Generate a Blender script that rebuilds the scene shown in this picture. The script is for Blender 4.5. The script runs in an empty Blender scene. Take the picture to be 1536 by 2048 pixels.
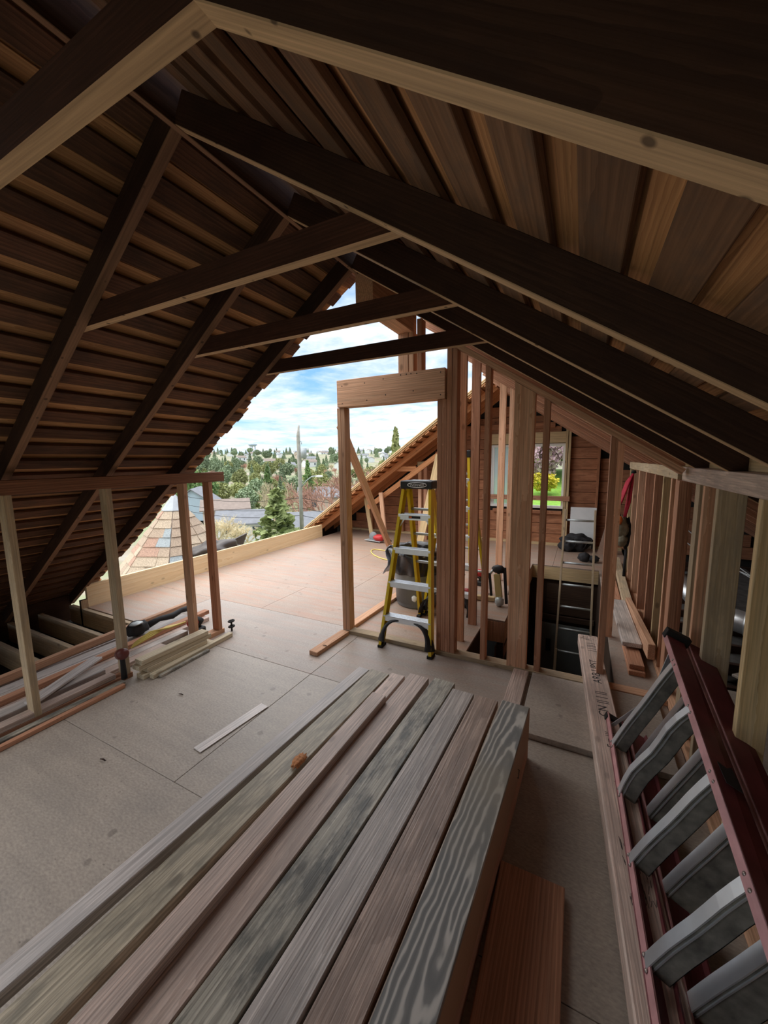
import bpy, bmesh, math, random
from mathutils import Vector, Matrix, noise as mnoise
random.seed(7)
S = bpy.context.scene
COL = S.collection
V = Vector

# ---------------------------------------------------------------- camera
CAM_R = Matrix(((0.88987729, -0.04929369, 0.45352898),
                (0.45601705, 0.12426465, -0.88125294),
                (-0.01291741, 0.99102393, 0.13305905)))
cd = bpy.data.cameras.new('camera')
cd.sensor_fit = 'HORIZONTAL'; cd.sensor_width = 36.0
cd.lens = 773.0 / 1536.0 * 36.0
cd.clip_start = 0.02; cd.clip_end = 6000
cam = bpy.data.objects.new('camera', cd)
cam.matrix_world = Matrix.Translation((0, 0, 1.66)) @ CAM_R.to_4x4()
COL.objects.link(cam); S.camera = cam

# ---------------------------------------------------------------- sky, sun, exposure
SKY_STRENGTH = 1.0
SUN_STRENGTH = 4.2
W = bpy.data.worlds.new('sky'); S.world = W; W.use_nodes = True
nt = W.node_tree; nt.nodes.clear()
def N(t, ty, **kw):
    n = t.nodes.new(ty)
    for k, v in kw.items(): setattr(n, k, v)
    return n
def ramp(t, fac, stops, interp='LINEAR'):
    r = N(t, 'ShaderNodeValToRGB'); r.color_ramp.interpolation = interp
    el = r.color_ramp.elements
    while len(el) > 1: el.remove(el[-1])
    el[0].position = stops[0][0]; el[0].color = (*stops[0][1], 1)
    for p, c in stops[1:]:
        e = el.new(p); e.color = (*c, 1)
    if fac is not None: t.links.new(fac, r.inputs[0])
    return r
def mixc(t, fac, a, b, mode='MIX'):
    m = N(t, 'ShaderNodeMix', data_type='RGBA', blend_type=mode)
    for i, val in ((0, fac), (6, a), (7, b)):
        if hasattr(val, 'links') or hasattr(val, 'is_linked'): t.links.new(val, m.inputs[i])
        else: m.inputs[i].default_value = val if i == 0 else (*val, 1)
    return m.outputs[2]
def math_(t, op, a, b=None, c=None, clamp=False):
    m = N(t, 'ShaderNodeMath', operation=op); m.use_clamp = clamp
    for i, val in ((0, a), (1, b), (2, c)):
        if val is None: continue
        if hasattr(val, 'is_linked'): t.links.new(val, m.inputs[i])
        else: m.inputs[i].default_value = val
    return m.outputs[0]
tc = N(nt, 'ShaderNodeTexCoord')
sx = N(nt, 'ShaderNodeSeparateXYZ'); nt.links.new(tc.outputs['Generated'], sx.inputs[0])
zc = math_(nt, 'MAXIMUM', sx.outputs[2], 0.0)
zden = math_(nt, 'ADD', zc, 0.10)
px = math_(nt, 'DIVIDE', sx.outputs[0], zden); py = math_(nt, 'DIVIDE', sx.outputs[1], zden)
cmb = N(nt, 'ShaderNodeCombineXYZ'); nt.links.new(px, cmb.inputs[0]); nt.links.new(py, cmb.inputs[1])
n1 = N(nt, 'ShaderNodeTexNoise'); n1.inputs['Scale'].default_value = 0.55; n1.inputs['Detail'].default_value = 7; n1.inputs['Roughness'].default_value = 0.6; n1.inputs['Distortion'].default_value = 0.5
nt.links.new(cmb.outputs[0], n1.inputs['Vector'])
n2 = N(nt, 'ShaderNodeTexNoise'); n2.inputs['Scale'].default_value = 2.6; n2.inputs['Detail'].default_value = 5; n2.inputs['Roughness'].default_value = 0.65
nt.links.new(cmb.outputs[0], n2.inputs['Vector'])
blue = ramp(nt, zc, [(0.0, (0.50, 0.72, 0.90)), (0.10, (0.36, 0.62, 0.90)), (0.32, (0.10, 0.32, 0.78)), (1.0, (0.05, 0.19, 0.60))])
cl = ramp(nt, n1.outputs[0], [(0.36, (0, 0, 0)), (0.52, (1, 1, 1))])
cshade = ramp(nt, n2.outputs[0], [(0.32, (0.50, 0.64, 0.78)), (0.60, (0.98, 0.99, 1.0))])
skyc = mixc(nt, cl.outputs[0], blue.outputs[0], cshade.outputs[0])
bg = N(nt, 'ShaderNodeBackground'); bg.inputs[1].default_value = SKY_STRENGTH
nt.links.new(skyc, bg.inputs[0])
wo = N(nt, 'ShaderNodeOutputWorld'); nt.links.new(bg.outputs[0], wo.inputs[0])

sl = bpy.data.lights.new('sun', 'SUN'); sl.energy = SUN_STRENGTH; sl.angle = math.radians(115); sl.color = (1.0, 0.95, 0.88)
so = bpy.data.objects.new('sun', sl); COL.objects.link(so)
so.rotation_euler = V((0.30, 0.02, -0.95)).to_track_quat('-Z', 'Y').to_euler()

S.view_settings.view_transform = 'Standard'; S.view_settings.look = 'None'
S.view_settings.gamma = 1.0; S.view_settings.use_curve_mapping = False
S.view_settings.exposure = 0.46
try:
    S.cycles.max_bounces = 10; S.cycles.diffuse_bounces = 7
    S.cycles.use_denoising = True
    S.cycles.sample_clamp_indirect = 6.0
except Exception: pass

# ---------------------------------------------------------------- materials
def newmat(name):
    m = bpy.data.materials.new(name); m.use_nodes = True
    t = m.node_tree; b = t.nodes['Principled BSDF']
    return m, t, b
def wood(name, c1, c2, ring=26, spread=1.0, rough=0.75, blotch=None, blotch_amt=0.4, knots=0.5, fibre=0.35, vary=0.18, bump=0.25, spec=0.25, under=None):
    """Lumber: growth rings along local X, fibres, knots, blotches; every board differs by its own random number."""
    m, t, b = newmat(name)
    tcn = N(t, 'ShaderNodeTexCoord'); oi = N(t, 'ShaderNodeObjectInfo'); rnd = oi.outputs['Random']
    fy = math_(t, 'FRACT', math_(t, 'MULTIPLY', rnd, 7.13)); fz = math_(t, 'FRACT', math_(t, 'MULTIPLY', rnd, 13.71))
    off = N(t, 'ShaderNodeCombineXYZ')
    t.links.new(math_(t, 'MULTIPLY_ADD', rnd, 5.0, -2.5), off.inputs[0])
    t.links.new(math_(t, 'MULTIPLY_ADD', fy, 0.14, 0.015), off.inputs[1]); t.links.new(math_(t, 'MULTIPLY', fz, 0.12), off.inputs[2])
    add = N(t, 'ShaderNodeVectorMath', operation='ADD'); t.links.new(tcn.outputs['Object'], add.inputs[0]); t.links.new(off.outputs[0], add.inputs[1])
    mp = N(t, 'ShaderNodeMapping'); mp.inputs['Rotation'].default_value = (0.1, 0.030, 0.012); t.links.new(add.outputs[0], mp.inputs[0])
    mq = N(t, 'ShaderNodeMapping'); mq.inputs['Scale'].default_value = (0.12, 1, 1); t.links.new(add.outputs[0], mq.inputs[0])
    nz = N(t, 'ShaderNodeTexNoise'); nz.inputs['Scale'].default_value = 11; nz.inputs['Detail'].default_value = 2; t.links.new(mq.outputs[0], nz.inputs['Vector'])
    sc = N(t, 'ShaderNodeVectorMath', operation='SCALE'); sc.inputs['Scale'].default_value = 0.028; t.links.new(nz.outputs['Color'], sc.inputs[0])
    ad2 = N(t, 'ShaderNodeVectorMath', operation='ADD'); t.links.new(mp.outputs[0], ad2.inputs[0]); t.links.new(sc.outputs[0], ad2.inputs[1])
    wv = N(t, 'ShaderNodeTexWave', wave_type='RINGS', rings_direction='X', wave_profile='SAW'); wv.inputs['Scale'].default_value = ring; wv.inputs['Distortion'].default_value = 1.2; wv.inputs['Detail'].default_value = 1.5
    t.links.new(ad2.outputs[0], wv.inputs['Vector'])
    mf = N(t, 'ShaderNodeMapping'); mf.inputs['Scale'].default_value = (3, 130, 130); t.links.new(add.outputs[0], mf.inputs[0])
    nf = N(t, 'ShaderNodeTexNoise'); nf.inputs['Scale'].default_value = 1.0; nf.inputs['Detail'].default_value = 3; t.links.new(mf.outputs[0], nf.inputs['Vector'])
    base = mixc(t, math_(t, 'MULTIPLY', wv.outputs['Fac'], spread), c1, c2)
    fr = ramp(t, nf.outputs[0], [(0.25, (1 - fibre,) * 3), (0.75, (1 + fibre * 0.5,) * 3)])
    base = mixc(t, 1.0, base, fr.outputs[0], 'MULTIPLY')
    if blotch:
        mb = N(t, 'ShaderNodeMapping'); mb.inputs['Scale'].default_value = (4.0, 12, 12); t.links.new(add.outputs[0], mb.inputs[0])
        nb = N(t, 'ShaderNodeTexNoise'); nb.inputs['Scale'].default_value = 1.4; nb.inputs['Detail'].default_value = 6; nb.inputs['Roughness'].default_value = 0.65; t.links.new(mb.outputs[0], nb.inputs['Vector'])
        br = ramp(t, nb.outputs[0], [(0.44, (0, 0, 0)), (0.60, (1, 1, 1))])
        base = mixc(t, math_(t, 'MULTIPLY', br.outputs[0], blotch_amt), base, blotch)
    if knots > 0:
        mk = N(t, 'ShaderNodeMapping'); mk.inputs['Scale'].default_value = (2.2, 4.2, 4.2); t.links.new(add.outputs[0], mk.inputs[0])
        vo = N(t, 'ShaderNodeTexVoronoi'); vo.inputs['Scale'].default_value = 1.6; t.links.new(mk.outputs[0], vo.inputs['Vector'])
        kr = ramp(t, vo.outputs['Distance'], [(0.0, (1, 1, 1)), (0.07, (0.75,) * 3), (0.115, (0.0,) * 3)])
        base = mixc(t, math_(t, 'MULTIPLY', kr.outputs[0], knots), base, tuple(x * 0.28 for x in c2))
    if under:      # lit undersides put into the colour: faces pointing down are paler
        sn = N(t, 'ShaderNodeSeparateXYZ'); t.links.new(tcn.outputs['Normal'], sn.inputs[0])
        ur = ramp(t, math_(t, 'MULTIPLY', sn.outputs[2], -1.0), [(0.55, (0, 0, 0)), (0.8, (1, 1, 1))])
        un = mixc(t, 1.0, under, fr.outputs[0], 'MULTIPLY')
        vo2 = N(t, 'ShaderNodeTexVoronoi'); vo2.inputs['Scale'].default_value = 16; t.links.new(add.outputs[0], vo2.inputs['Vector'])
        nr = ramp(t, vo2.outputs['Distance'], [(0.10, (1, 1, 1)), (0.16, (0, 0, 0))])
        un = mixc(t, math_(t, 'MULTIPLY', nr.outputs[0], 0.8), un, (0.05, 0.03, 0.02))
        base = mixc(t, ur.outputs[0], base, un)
    hv = N(t, 'ShaderNodeHueSaturation'); t.links.new(base, hv.inputs['Color'])
    t.links.new(math_(t, 'MULTIPLY_ADD', rnd, 2 * vary, 1 - vary), hv.inputs['Value'])
    t.links.new(hv.outputs[0], b.inputs['Base Color'])
    b.inputs['Roughness'].default_value = rough; b.inputs['Specular IOR Level'].default_value = spec
    bp = N(t, 'ShaderNodeBump'); bp.inputs['Strength'].default_value = bump; bp.inputs['Distance'].default_value = 0.004
    t.links.new(nf.outputs[0], bp.inputs['Height']); t.links.new(bp.outputs[0], b.inputs['Normal'])
    return m
def plain(name, c, rough=0.6, metal=0.0, vary=0.0, nscale=8, spec=0.4, bump=0.0):
    m, t, b = newmat(name)
    tcn = N(t, 'ShaderNodeTexCoord')
    nz = N(t, 'ShaderNodeTexNoise'); nz.inputs['Scale'].default_value = nscale; nz.inputs['Detail'].default_value = 5
    t.links.new(tcn.outputs['Object'], nz.inputs['Vector'])
    r = ramp(t, nz.outputs[0], [(0.25, tuple(x * (1 - vary) for x in c)), (0.75, tuple(min(1, x * (1 + vary)) for x in c))])
    t.links.new(r.outputs[0], b.inputs['Base Color'])
    b.inputs['Roughness'].default_value = rough; b.inputs['Metallic'].default_value = metal; b.inputs['Specular IOR Level'].default_value = spec
    if bump:
        bp = N(t, 'ShaderNodeBump'); bp.inputs['Strength'].default_value = bump; bp.inputs['Distance'].default_value = 0.01
        t.links.new(nz.outputs[0], bp.inputs['Height']); t.links.new(bp.outputs[0], b.inputs['Normal'])
    return m
def ply(name, c1, c2, stain, red=None):
    """Plywood sheathing: soft face grain, footprints and damp stains; coordinates in metres."""
    m, t, b = newmat(name)
    tcn = N(t, 'ShaderNodeTexCoord'); g = N(t, 'ShaderNodeNewGeometry'); oi = N(t, 'ShaderNodeObjectInfo')
    mp = N(t, 'ShaderNodeMapping'); mp.inputs['Scale'].default_value = (1.6, 14, 1); t.links.new(g.outputs['Position'], mp.inputs[0])
    n1 = N(t, 'ShaderNodeTexNoise'); n1.inputs['Scale'].default_value = 1.2; n1.inputs['Detail'].default_value = 6; n1.inputs['Roughness'].default_value = 0.6; n1.inputs['Distortion'].default_value = 0.8; t.links.new(mp.outputs[0], n1.inputs['Vector'])
    r1 = ramp(t, n1.outputs[0], [(0.3, c1), (0.7, c2)])
    n2 = N(t, 'ShaderNodeTexNoise'); n2.inputs['Scale'].default_value = 2.3; n2.inputs['Detail'].default_value = 8; n2.inputs['Roughness'].default_value = 0.7; t.links.new(g.outputs['Position'], n2.inputs['Vector'])
    r2 = ramp(t, n2.outputs[0], [(0.42, (0, 0, 0)), (0.72, (1, 1, 1))])
    base = mixc(t, math_(t, 'MULTIPLY', r2.outputs[0], 0.55), r1.outputs[0], stain)
    vo = N(t, 'ShaderNodeTexVoronoi'); vo.inputs['Scale'].default_value = 5.5; t.links.new(g.outputs['Position'], vo.inputs['Vector'])
    n3 = N(t, 'ShaderNodeTexNoise'); n3.inputs['Scale'].default_value = 30; n3.inputs['Detail'].default_value = 3; t.links.new(g.outputs['Position'], n3.inputs['Vector'])
    sp = math_(t, 'ADD', vo.outputs['Distance'], math_(t, 'MULTIPLY', n3.outputs[0], 0.16))
    r3 = ramp(t, sp, [(0.16, (0.55,) * 3), (0.20, (0.0,) * 3)])
    base = mixc(t, r3.outputs[0], base, tuple(x * 0.42 for x in c1))
    v5 = N(t, 'ShaderNodeTexVoronoi'); v5.inputs['Scale'].default_value = 17; t.links.new(mp.outputs[0], v5.inputs['Vector'])
    mp5 = N(t, 'ShaderNodeMapping'); mp5.inputs['Scale'].default_value = (1, 2.2, 1); mp5.inputs['Rotation'].default_value = (0, 0, 0.5); t.links.new(g.outputs['Position'], mp5.inputs[0]); t.links.new(mp5.outputs[0], v5.inputs['Vector'])
    r5 = ramp(t, math_(t, 'ADD', v5.outputs['Distance'], math_(t, 'MULTIPLY', n2.outputs[0], 0.45)), [(0.26, (0.65,) * 3), (0.33, (0.0,) * 3)])
    base = mixc(t, r5.outputs[0], base, tuple(x * 0.45 for x in c1))
    n6 = N(t, 'ShaderNodeTexNoise'); n6.inputs['Scale'].default_value = 55; n6.inputs['Detail'].default_value = 4; t.links.new(mp5.outputs[0], n6.inputs['Vector'])
    base = mixc(t, 1.0, base, ramp(t, n6.outputs[0], [(0.3, (0.78,) * 3), (0.7, (1.12,) * 3)]).outputs[0], 'MULTIPLY')
    if red:
        n4 = N(t, 'ShaderNodeTexNoise'); n4.inputs['Scale'].default_value = 1.1; n4.inputs['Detail'].default_value = 5; t.links.new(mp.outputs[0], n4.inputs['Vector'])
        r4 = ramp(t, n4.outputs[0], [(0.45, (0, 0, 0)), (0.62, (1, 1, 1))])
        base = mixc(t, math_(t, 'MULTIPLY', r4.outputs[0], 0.5), base, red)
    hv = N(t, 'ShaderNodeHueSaturation'); t.links.new(base, hv.inputs['Color'])
    t.links.new(math_(t, 'MULTIPLY_ADD', oi.outputs['Random'], 0.16, 0.92), hv.inputs['Value'])
    t.links.new(hv.outputs[0], b.inputs['Base Color'])
    b.inputs['Roughness'].default_value = 0.48; b.inputs['Specular IOR Level'].default_value = 0.5
    bp = N(t, 'ShaderNodeBump'); bp.inputs['Strength'].default_value = 0.12; bp.inputs['Distance'].default_value = 0.004
    t.links.new(n1.outputs[0], bp.inputs['Height']); t.links.new(bp.outputs[0], b.inputs['Normal'])
    return m

M = {}
M['rafter'] = wood('old_rafter_wood', (0.060, 0.028, 0.017), (0.040, 0.018, 0.011), ring=30, knots=0.3, blotch=(0.025, 0.012, 0.009), blotch_amt=0.5, under=(0.56, 0.375, 0.215))  # unlit dark sides and a lit pale underside are painted into this wood
M['rafter_l'] = wood('old_brown_rafter_wood', (0.062, 0.030, 0.019), (0.042, 0.020, 0.012), ring=30, knots=0.3, blotch=(0.025, 0.012, 0.009), blotch_amt=0.5, under=(0.24, 0.13, 0.075))  # same rafter wood with a dimmer painted underside
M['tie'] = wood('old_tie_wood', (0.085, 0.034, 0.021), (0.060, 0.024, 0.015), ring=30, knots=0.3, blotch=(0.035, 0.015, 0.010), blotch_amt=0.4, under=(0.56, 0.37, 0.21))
M['sheath_l'] = wood('old_sheathing_brown', (0.17, 0.078, 0.042), (0.11, 0.05, 0.027), ring=18, knots=0.4, blotch=(0.05, 0.03, 0.02), blotch_amt=0.5, vary=0.25)
M['sheath_r'] = wood('old_sheathing_greyed', (0.25, 0.135, 0.075), (0.18, 0.095, 0.052), ring=14, knots=0.5, blotch=(0.13, 0.085, 0.06), blotch_amt=0.6, vary=0.2)
M['shingle_under'] = wood('cedar_shingle_underside', (0.56, 0.30, 0.135), (0.43, 0.21, 0.09), ring=30, knots=0.2, vary=0.25)
M['fir'] = wood('new_fir_lumber', (0.72, 0.44, 0.285), (0.60, 0.325, 0.195), ring=22, knots=0.6, vary=0.14)
M['fir_red'] = wood('reddish_fir_lumber', (0.56, 0.295, 0.185), (0.44, 0.21, 0.125), ring=26, knots=0.5, vary=0.14)
M['spruce'] = wood('pale_spruce_lumber', (0.66, 0.50, 0.29), (0.56, 0.39, 0.20), ring=20, knots=0.7, vary=0.10)
M['spruce_grey'] = wood('pale_dusty_spruce', (0.55, 0.43, 0.29), (0.46, 0.34, 0.21), ring=22, knots=0.6, blotch=(0.36, 0.29, 0.21), blotch_amt=0.6)
M['spruce_white'] = wood('whitish_spruce', (0.68, 0.60, 0.45), (0.58, 0.48, 0.33), ring=22, knots=0.5, vary=0.08)
M['rim'] = wood('yellow_rim_board', (0.86, 0.66, 0.40), (0.78, 0.56, 0.31), ring=10, knots=0.5, vary=0.06, fibre=0.15)
M['salv_pink'] = wood('salvaged_pinkish_board', (0.72, 0.565, 0.49), (0.54, 0.40, 0.335), ring=42, spread=0.9, knots=0.5, blotch=(0.40, 0.32, 0.28), blotch_amt=0.5, fibre=0.5, bump=0.5, rough=0.5, spec=0.55)
M['salv_moss'] = wood('salvaged_mossy_board', (0.62, 0.54, 0.41), (0.46, 0.39, 0.285), ring=24, knots=0.8, blotch=(0.24, 0.215, 0.165), blotch_amt=0.8, fibre=0.5, bump=0.5, rough=0.5, spec=0.55)
M['salv_dark'] = wood('salvaged_darkened_board', (0.50, 0.46, 0.385), (0.33, 0.305, 0.25), ring=12, knots=0.9, blotch=(0.10, 0.10, 0.088), blotch_amt=0.95, fibre=0.5, bump=0.5, rough=0.5, spec=0.55)
M['salv_grey'] = wood('salvaged_weathered_board', (0.70, 0.63, 0.585), (0.53, 0.465, 0.43), ring=22, knots=0.8, blotch=(0.36, 0.33, 0.31), blotch_amt=0.6, fibre=0.5, bump=0.5, rough=0.5, spec=0.55)
M['salv_brown'] = wood('salvaged_brown_board', (0.60, 0.45, 0.375), (0.45, 0.325, 0.265), ring=28, knots=0.5, blotch=(0.29, 0.22, 0.185), blotch_amt=0.6, fibre=0.5, bump=0.5, rough=0.5, spec=0.55)
M['salv_blue'] = wood('salvaged_pale_board', (0.74, 0.68, 0.65), (0.60, 0.54, 0.51), ring=34, knots=0.4, blotch=(0.46, 0.44, 0.43), blotch_amt=0.5, fibre=0.5, bump=0.5, rough=0.5, spec=0.55)
M['siding'] = wood('old_red_siding', (0.46, 0.21, 0.11), (0.34, 0.14, 0.07), ring=14, knots=0.8, blotch=(0.20, 0.085, 0.045), blotch_amt=0.5, vary=0.15)
M['far_wood'] = wood('sunlit_orange_wood', (0.58, 0.27, 0.12), (0.44, 0.18, 0.075), ring=20, knots=0.5, vary=0.16)  # brightness of the lit far slope put into the wood colour
M['plate'] = wood('old_plate_wood', (0.27, 0.13, 0.075), (0.19, 0.085, 0.05), ring=26, knots=0.4)
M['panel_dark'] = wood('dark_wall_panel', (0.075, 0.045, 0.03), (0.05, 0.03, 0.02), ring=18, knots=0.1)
M['ply_old'] = ply('worn_plywood', (0.36, 0.31, 0.265), (0.43, 0.37, 0.315), (0.29, 0.26, 0.235))
M['ply_deck'] = ply('pinkish_plywood', (0.325, 0.24, 0.185), (0.38, 0.29, 0.228), (0.27, 0.205, 0.165), red=(0.38, 0.195, 0.125))
M['ply_mid'] = ply('mid_plywood', (0.33, 0.275, 0.235), (0.385, 0.325, 0.28), (0.27, 0.235, 0.21), red=(0.36, 0.26, 0.21))
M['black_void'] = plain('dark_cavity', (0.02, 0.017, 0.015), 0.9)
M['alu'] = plain('aluminium', (0.72, 0.76, 0.80), 0.38, 0.75, 0.06, 20)
M['alu_dull'] = plain('dull_aluminium', (0.48, 0.52, 0.53), 0.5, 0.55, 0.22, 14)
M['alu_dark'] = plain('dark_aluminium_tread', (0.20, 0.19, 0.165), 0.65, 0.2, 0.5, 22, bump=0.2)  # darker mottled aluminium for the wide tread faces
M['yellow'] = plain('yellow_fibreglass', (0.72, 0.52, 0.015), 0.42, 0, 0.06, 10)
M['redfg'] = plain('red_fibreglass', (0.17, 0.042, 0.048), 0.5, 0, 0.3, 9)
M['redfg_pale'] = plain('lit_red_fibreglass', (0.52, 0.27, 0.275), 0.6, 0, 0.22, 12)  # paleness of the lit front flange put into the colour
M['blackp'] = plain('black_plastic', (0.018, 0.018, 0.02), 0.5, 0, 0.2)
M['rubber'] = plain('black_rubber', (0.015, 0.014, 0.014), 0.8)
M['bag'] = plain('black_bin_liner', (0.012, 0.012, 0.014), 0.22, 0, 0.2, 12, 0.6, 0.3)
M['bag_lit'] = plain('lit_liner_edge', (0.30, 0.34, 0.42), 0.3, 0, 0.4, 14, 0.6)  # light on the black liner painted as a paler opaque colour
M['can'] = plain('grey_plastic_bin', (0.20, 0.215, 0.22), 0.55, 0, 0.22, 5)
M['white'] = plain('white_paint', (0.80, 0.82, 0.82), 0.5, 0, 0.04)
M['offwhite'] = plain('off_white_vinyl', (0.82, 0.83, 0.80), 0.4)
M['galv'] = plain('galvanised_duct', (0.62, 0.64, 0.65), 0.35, 0.8, 0.15, 6)
M['rivet'] = plain('rivet_steel', (0.35, 0.30, 0.28), 0.4, 0.8)
M['nylon'] = plain('black_nylon', (0.02, 0.02, 0.022), 0.75, 0, 0.4, 30, bump=0.3)
M['redcloth'] = plain('red_webbing', (0.42, 0.015, 0.04), 0.7, 0, 0.25, 30)
M['orange'] = plain('orange_plastic', (0.65, 0.16, 0.03), 0.5)
M['redtool'] = plain('red_tool_body', (0.48, 0.03, 0.03), 0.45)
M['tan'] = plain('khaki_canvas', (0.22, 0.20, 0.14), 0.85, 0, 0.35, 25)
M['yellowtool'] = plain('yellow_tool_panel', (0.48, 0.38, 0.16), 0.5, 0, 0.1)
M['cord'] = plain('yellow_cord', (0.70, 0.55, 0.15), 0.6)
M['greydoor'] = plain('grey_door', (0.22, 0.25, 0.25), 0.55, 0, 0.1)
M['concrete'] = plain('weathered_wood_pole', (0.42, 0.40, 0.36), 0.9, 0, 0.2, 3)
M['insul'] = plain('grey_insulation', (0.075, 0.072, 0.07), 0.95, 0, 0.5, 10, bump=0.5)
M['tarp'] = plain('dark_tarp', (0.055, 0.045, 0.04), 0.5, 0, 0.3, 6, 0.4, 0.3)
M['housewhite'] = plain('white_house_wall', (0.72, 0.74, 0.74), 0.8, 0, 0.05, 1)
M['ink'] = plain('pencil_ink', (0.03, 0.027, 0.03), 0.8)
M['lead'] = plain('grey_metal_cap', (0.40, 0.43, 0.45), 0.5, 0.3, 0.15)
M['wood_mallet'] = plain('dark_red_handle', (0.13, 0.035, 0.03), 0.35, 0, 0.2)

# ---------------------------------------------------------------- building helpers
def tag(o, label=None, cat=None, group=None, kind=None):
    if label: o['label'] = label
    if cat: o['category'] = cat
    if group: o['group'] = group
    if kind: o['kind'] = kind
    return o
def empty(name, loc=(0, 0, 0), rz=0.0, **kw):
    o = bpy.data.objects.new(name, None); o.empty_display_size = 0.1
    o.matrix_basis = Matrix.Translation(loc) @ Matrix.Rotation(rz, 4, 'Z')
    COL.objects.link(o); tag(o, **kw); return o
def wmat(o):
    m = o.matrix_basis.copy()
    if o.parent is not None: m = wmat(o.parent) @ o.matrix_parent_inverse @ m
    return m
def link(name, me, mat, parent=None, world=None, local=None):
    o = bpy.data.objects.new(name, me); COL.objects.link(o)
    if mat is not None:
        if not me.materials: me.materials.append(None)
        o.material_slots[0].link = 'OBJECT'; o.material_slots[0].material = M[mat] if isinstance(mat, str) else mat
    if parent is not None: o.parent = parent
    if local is not None: o.matrix_basis = local
    else:
        w = world if world is not None else Matrix()
        o.matrix_basis = (wmat(parent).inverted() @ w) if parent is not None else w
    return o
_cache = {}
def boxmesh(l, w, t, bev=0.002):
    k = (round(l, 3), round(w, 4), round(t, 4), bev)
    if k in _cache: return _cache[k]
    bm = bmesh.new(); bmesh.ops.create_cube(bm, size=1.0)
    for v in bm.verts: v.co = V((v.co.x * l, v.co.y * w, v.co.z * t))
    if bev > 0:
        bmesh.ops.bevel(bm, geom=bm.edges[:], offset=min(bev, 0.3 * min(l, w, t)), segments=1, affect='EDGES')
    me = bpy.data.meshes.new('board'); bm.to_mesh(me); bm.free(); _cache[k] = me; return me
def frame(x, up):
    x = V(x).normalized(); up = V(up); y = up.cross(x)
    if y.length < 1e-5: y = V((0, 1, 0)).cross(x)
    y.normalize(); z = x.cross(y)
    return Matrix((x, y, z)).transposed().to_4x4()
def lum(name, p0, p1, w, t, mat, parent=None, up=(0, 0, 1), bev=0.002):
    """A board from p0 to p1 (ends of its centre line), w across, t along 'up'."""
    p0, p1 = V(p0), V(p1); d = p1 - p0
    return link(name, boxmesh(d.length, w, t, bev), mat, parent, Matrix.Translation((p0 + p1) / 2) @ frame(d, up))
def bx(name, x0, x1, y0, y1, z0, z1, mat, parent=None, bev=0.002):
    c = V(((x0 + x1) / 2, (y0 + y1) / 2, (z0 + z1) / 2)); d = (x1 - x0, y1 - y0, z1 - z0)
    i = max(range(3), key=lambda k: d[k])
    if i == 0: return link(name, boxmesh(d[0], d[1], d[2], bev), mat, parent, Matrix.Translation(c))
    if i == 1: return link(name, boxmesh(d[1], d[0], d[2], bev), mat, parent, Matrix.Translation(c) @ Matrix.Rotation(math.pi / 2, 4, 'Z'))
    return link(name, boxmesh(d[2], d[1], d[0], bev), mat, parent, Matrix.Translation(c) @ Matrix.Rotation(-math.pi / 2, 4, 'Y'))
def slant(name, x0, x1, y0, y1, z0, za, zb, mat, parent=None):
    """upright stud whose top is cut to the roof slope: za over x0, zb over x1 (grain runs up)"""
    vs = []
    for y in (y0, y1):
        for x, z_ in ((x0, z0), (x1, z0), (x1, zb), (x0, za)): vs.append((z_, y, -x))
    o = mesh(name, vs, [(0, 1, 2, 3), (7, 6, 5, 4), (0, 4, 5, 1), (1, 5, 6, 2), (2, 6, 7, 3), (3, 7, 4, 0)], mat, parent, Matrix.Rotation(-math.pi / 2, 4, 'Y'))
    return o
def mesh(name, vs, fs, mat, parent=None, world=None, smooth=False):
    me = bpy.data.meshes.new(name); me.from_pydata([tuple(v) for v in vs], [], fs); me.update()
    if smooth:
        for p in me.polygons: p.use_smooth = True
    return link(name, me, mat, parent, world)
def prism(name, poly, axis, a0, a1, mat, parent=None):
    """Extrude a polygon; axis 'y': poly is (x,z); axis 'x': (y,z); axis 'z': (x,y)."""
    f = {'y': lambda p, a: (p[0], a, p[1]), 'x': lambda p, a: (a, p[0], p[1]), 'z': lambda p, a: (p[0], p[1], a)}[axis]
    n = len(poly); vs = [f(p, a0) for p in poly] + [f(p, a1) for p in poly]
    fs = [tuple(range(n)), tuple(range(2 * n - 1, n - 1, -1))] + [(i, i + n, (i + 1) % n + n, (i + 1) % n) for i in range(n)]
    o = mesh(name, vs, fs, mat, parent)
    bm = bmesh.new(); bm.from_mesh(o.data); bmesh.ops.recalc_face_normals(bm, faces=bm.faces[:]); bm.to_mesh(o.data); bm.free()
    return o
def tubedata(pts, r, seg=8, closed=False, flat=1.0):
    pts = [V(p) for p in pts]; n = len(pts); vs = []; fs = []
    prev = None
    for i, p in enumerate(pts):
        a = pts[i - 1] if (i > 0 or closed) else p; b = pts[(i + 1) % n] if (i < n - 1 or closed) else p
        d = (b - a).normalized()
        u = d.cross(V((0, 0, 1)))
        if u.length < 0.05: u = d.cross(V((0, 1, 0)))
        u.normalize()
        if prev is not None and u.dot(prev) < 0: u = -u
        prev = u; w = d.cross(u)
        rr = r[i] if isinstance(r, (list, tuple)) else r
        for k in range(seg):
            a2 = 2 * math.pi * k / seg; vs.append(p + u * math.cos(a2) * rr + w * math.sin(a2) * rr * flat)
    m = n if closed else n - 1
    for i in range(m):
        for k in range(seg):
            j = (i + 1) % n
            fs.append((i * seg + k, i * seg + (k + 1) % seg, j * seg + (k + 1) % seg, j * seg + k))
    if not closed:
        fs.append(tuple(range(seg))[::-1]); fs.append(tuple(range((n - 1) * seg, n * seg)))
    return vs, fs
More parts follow.
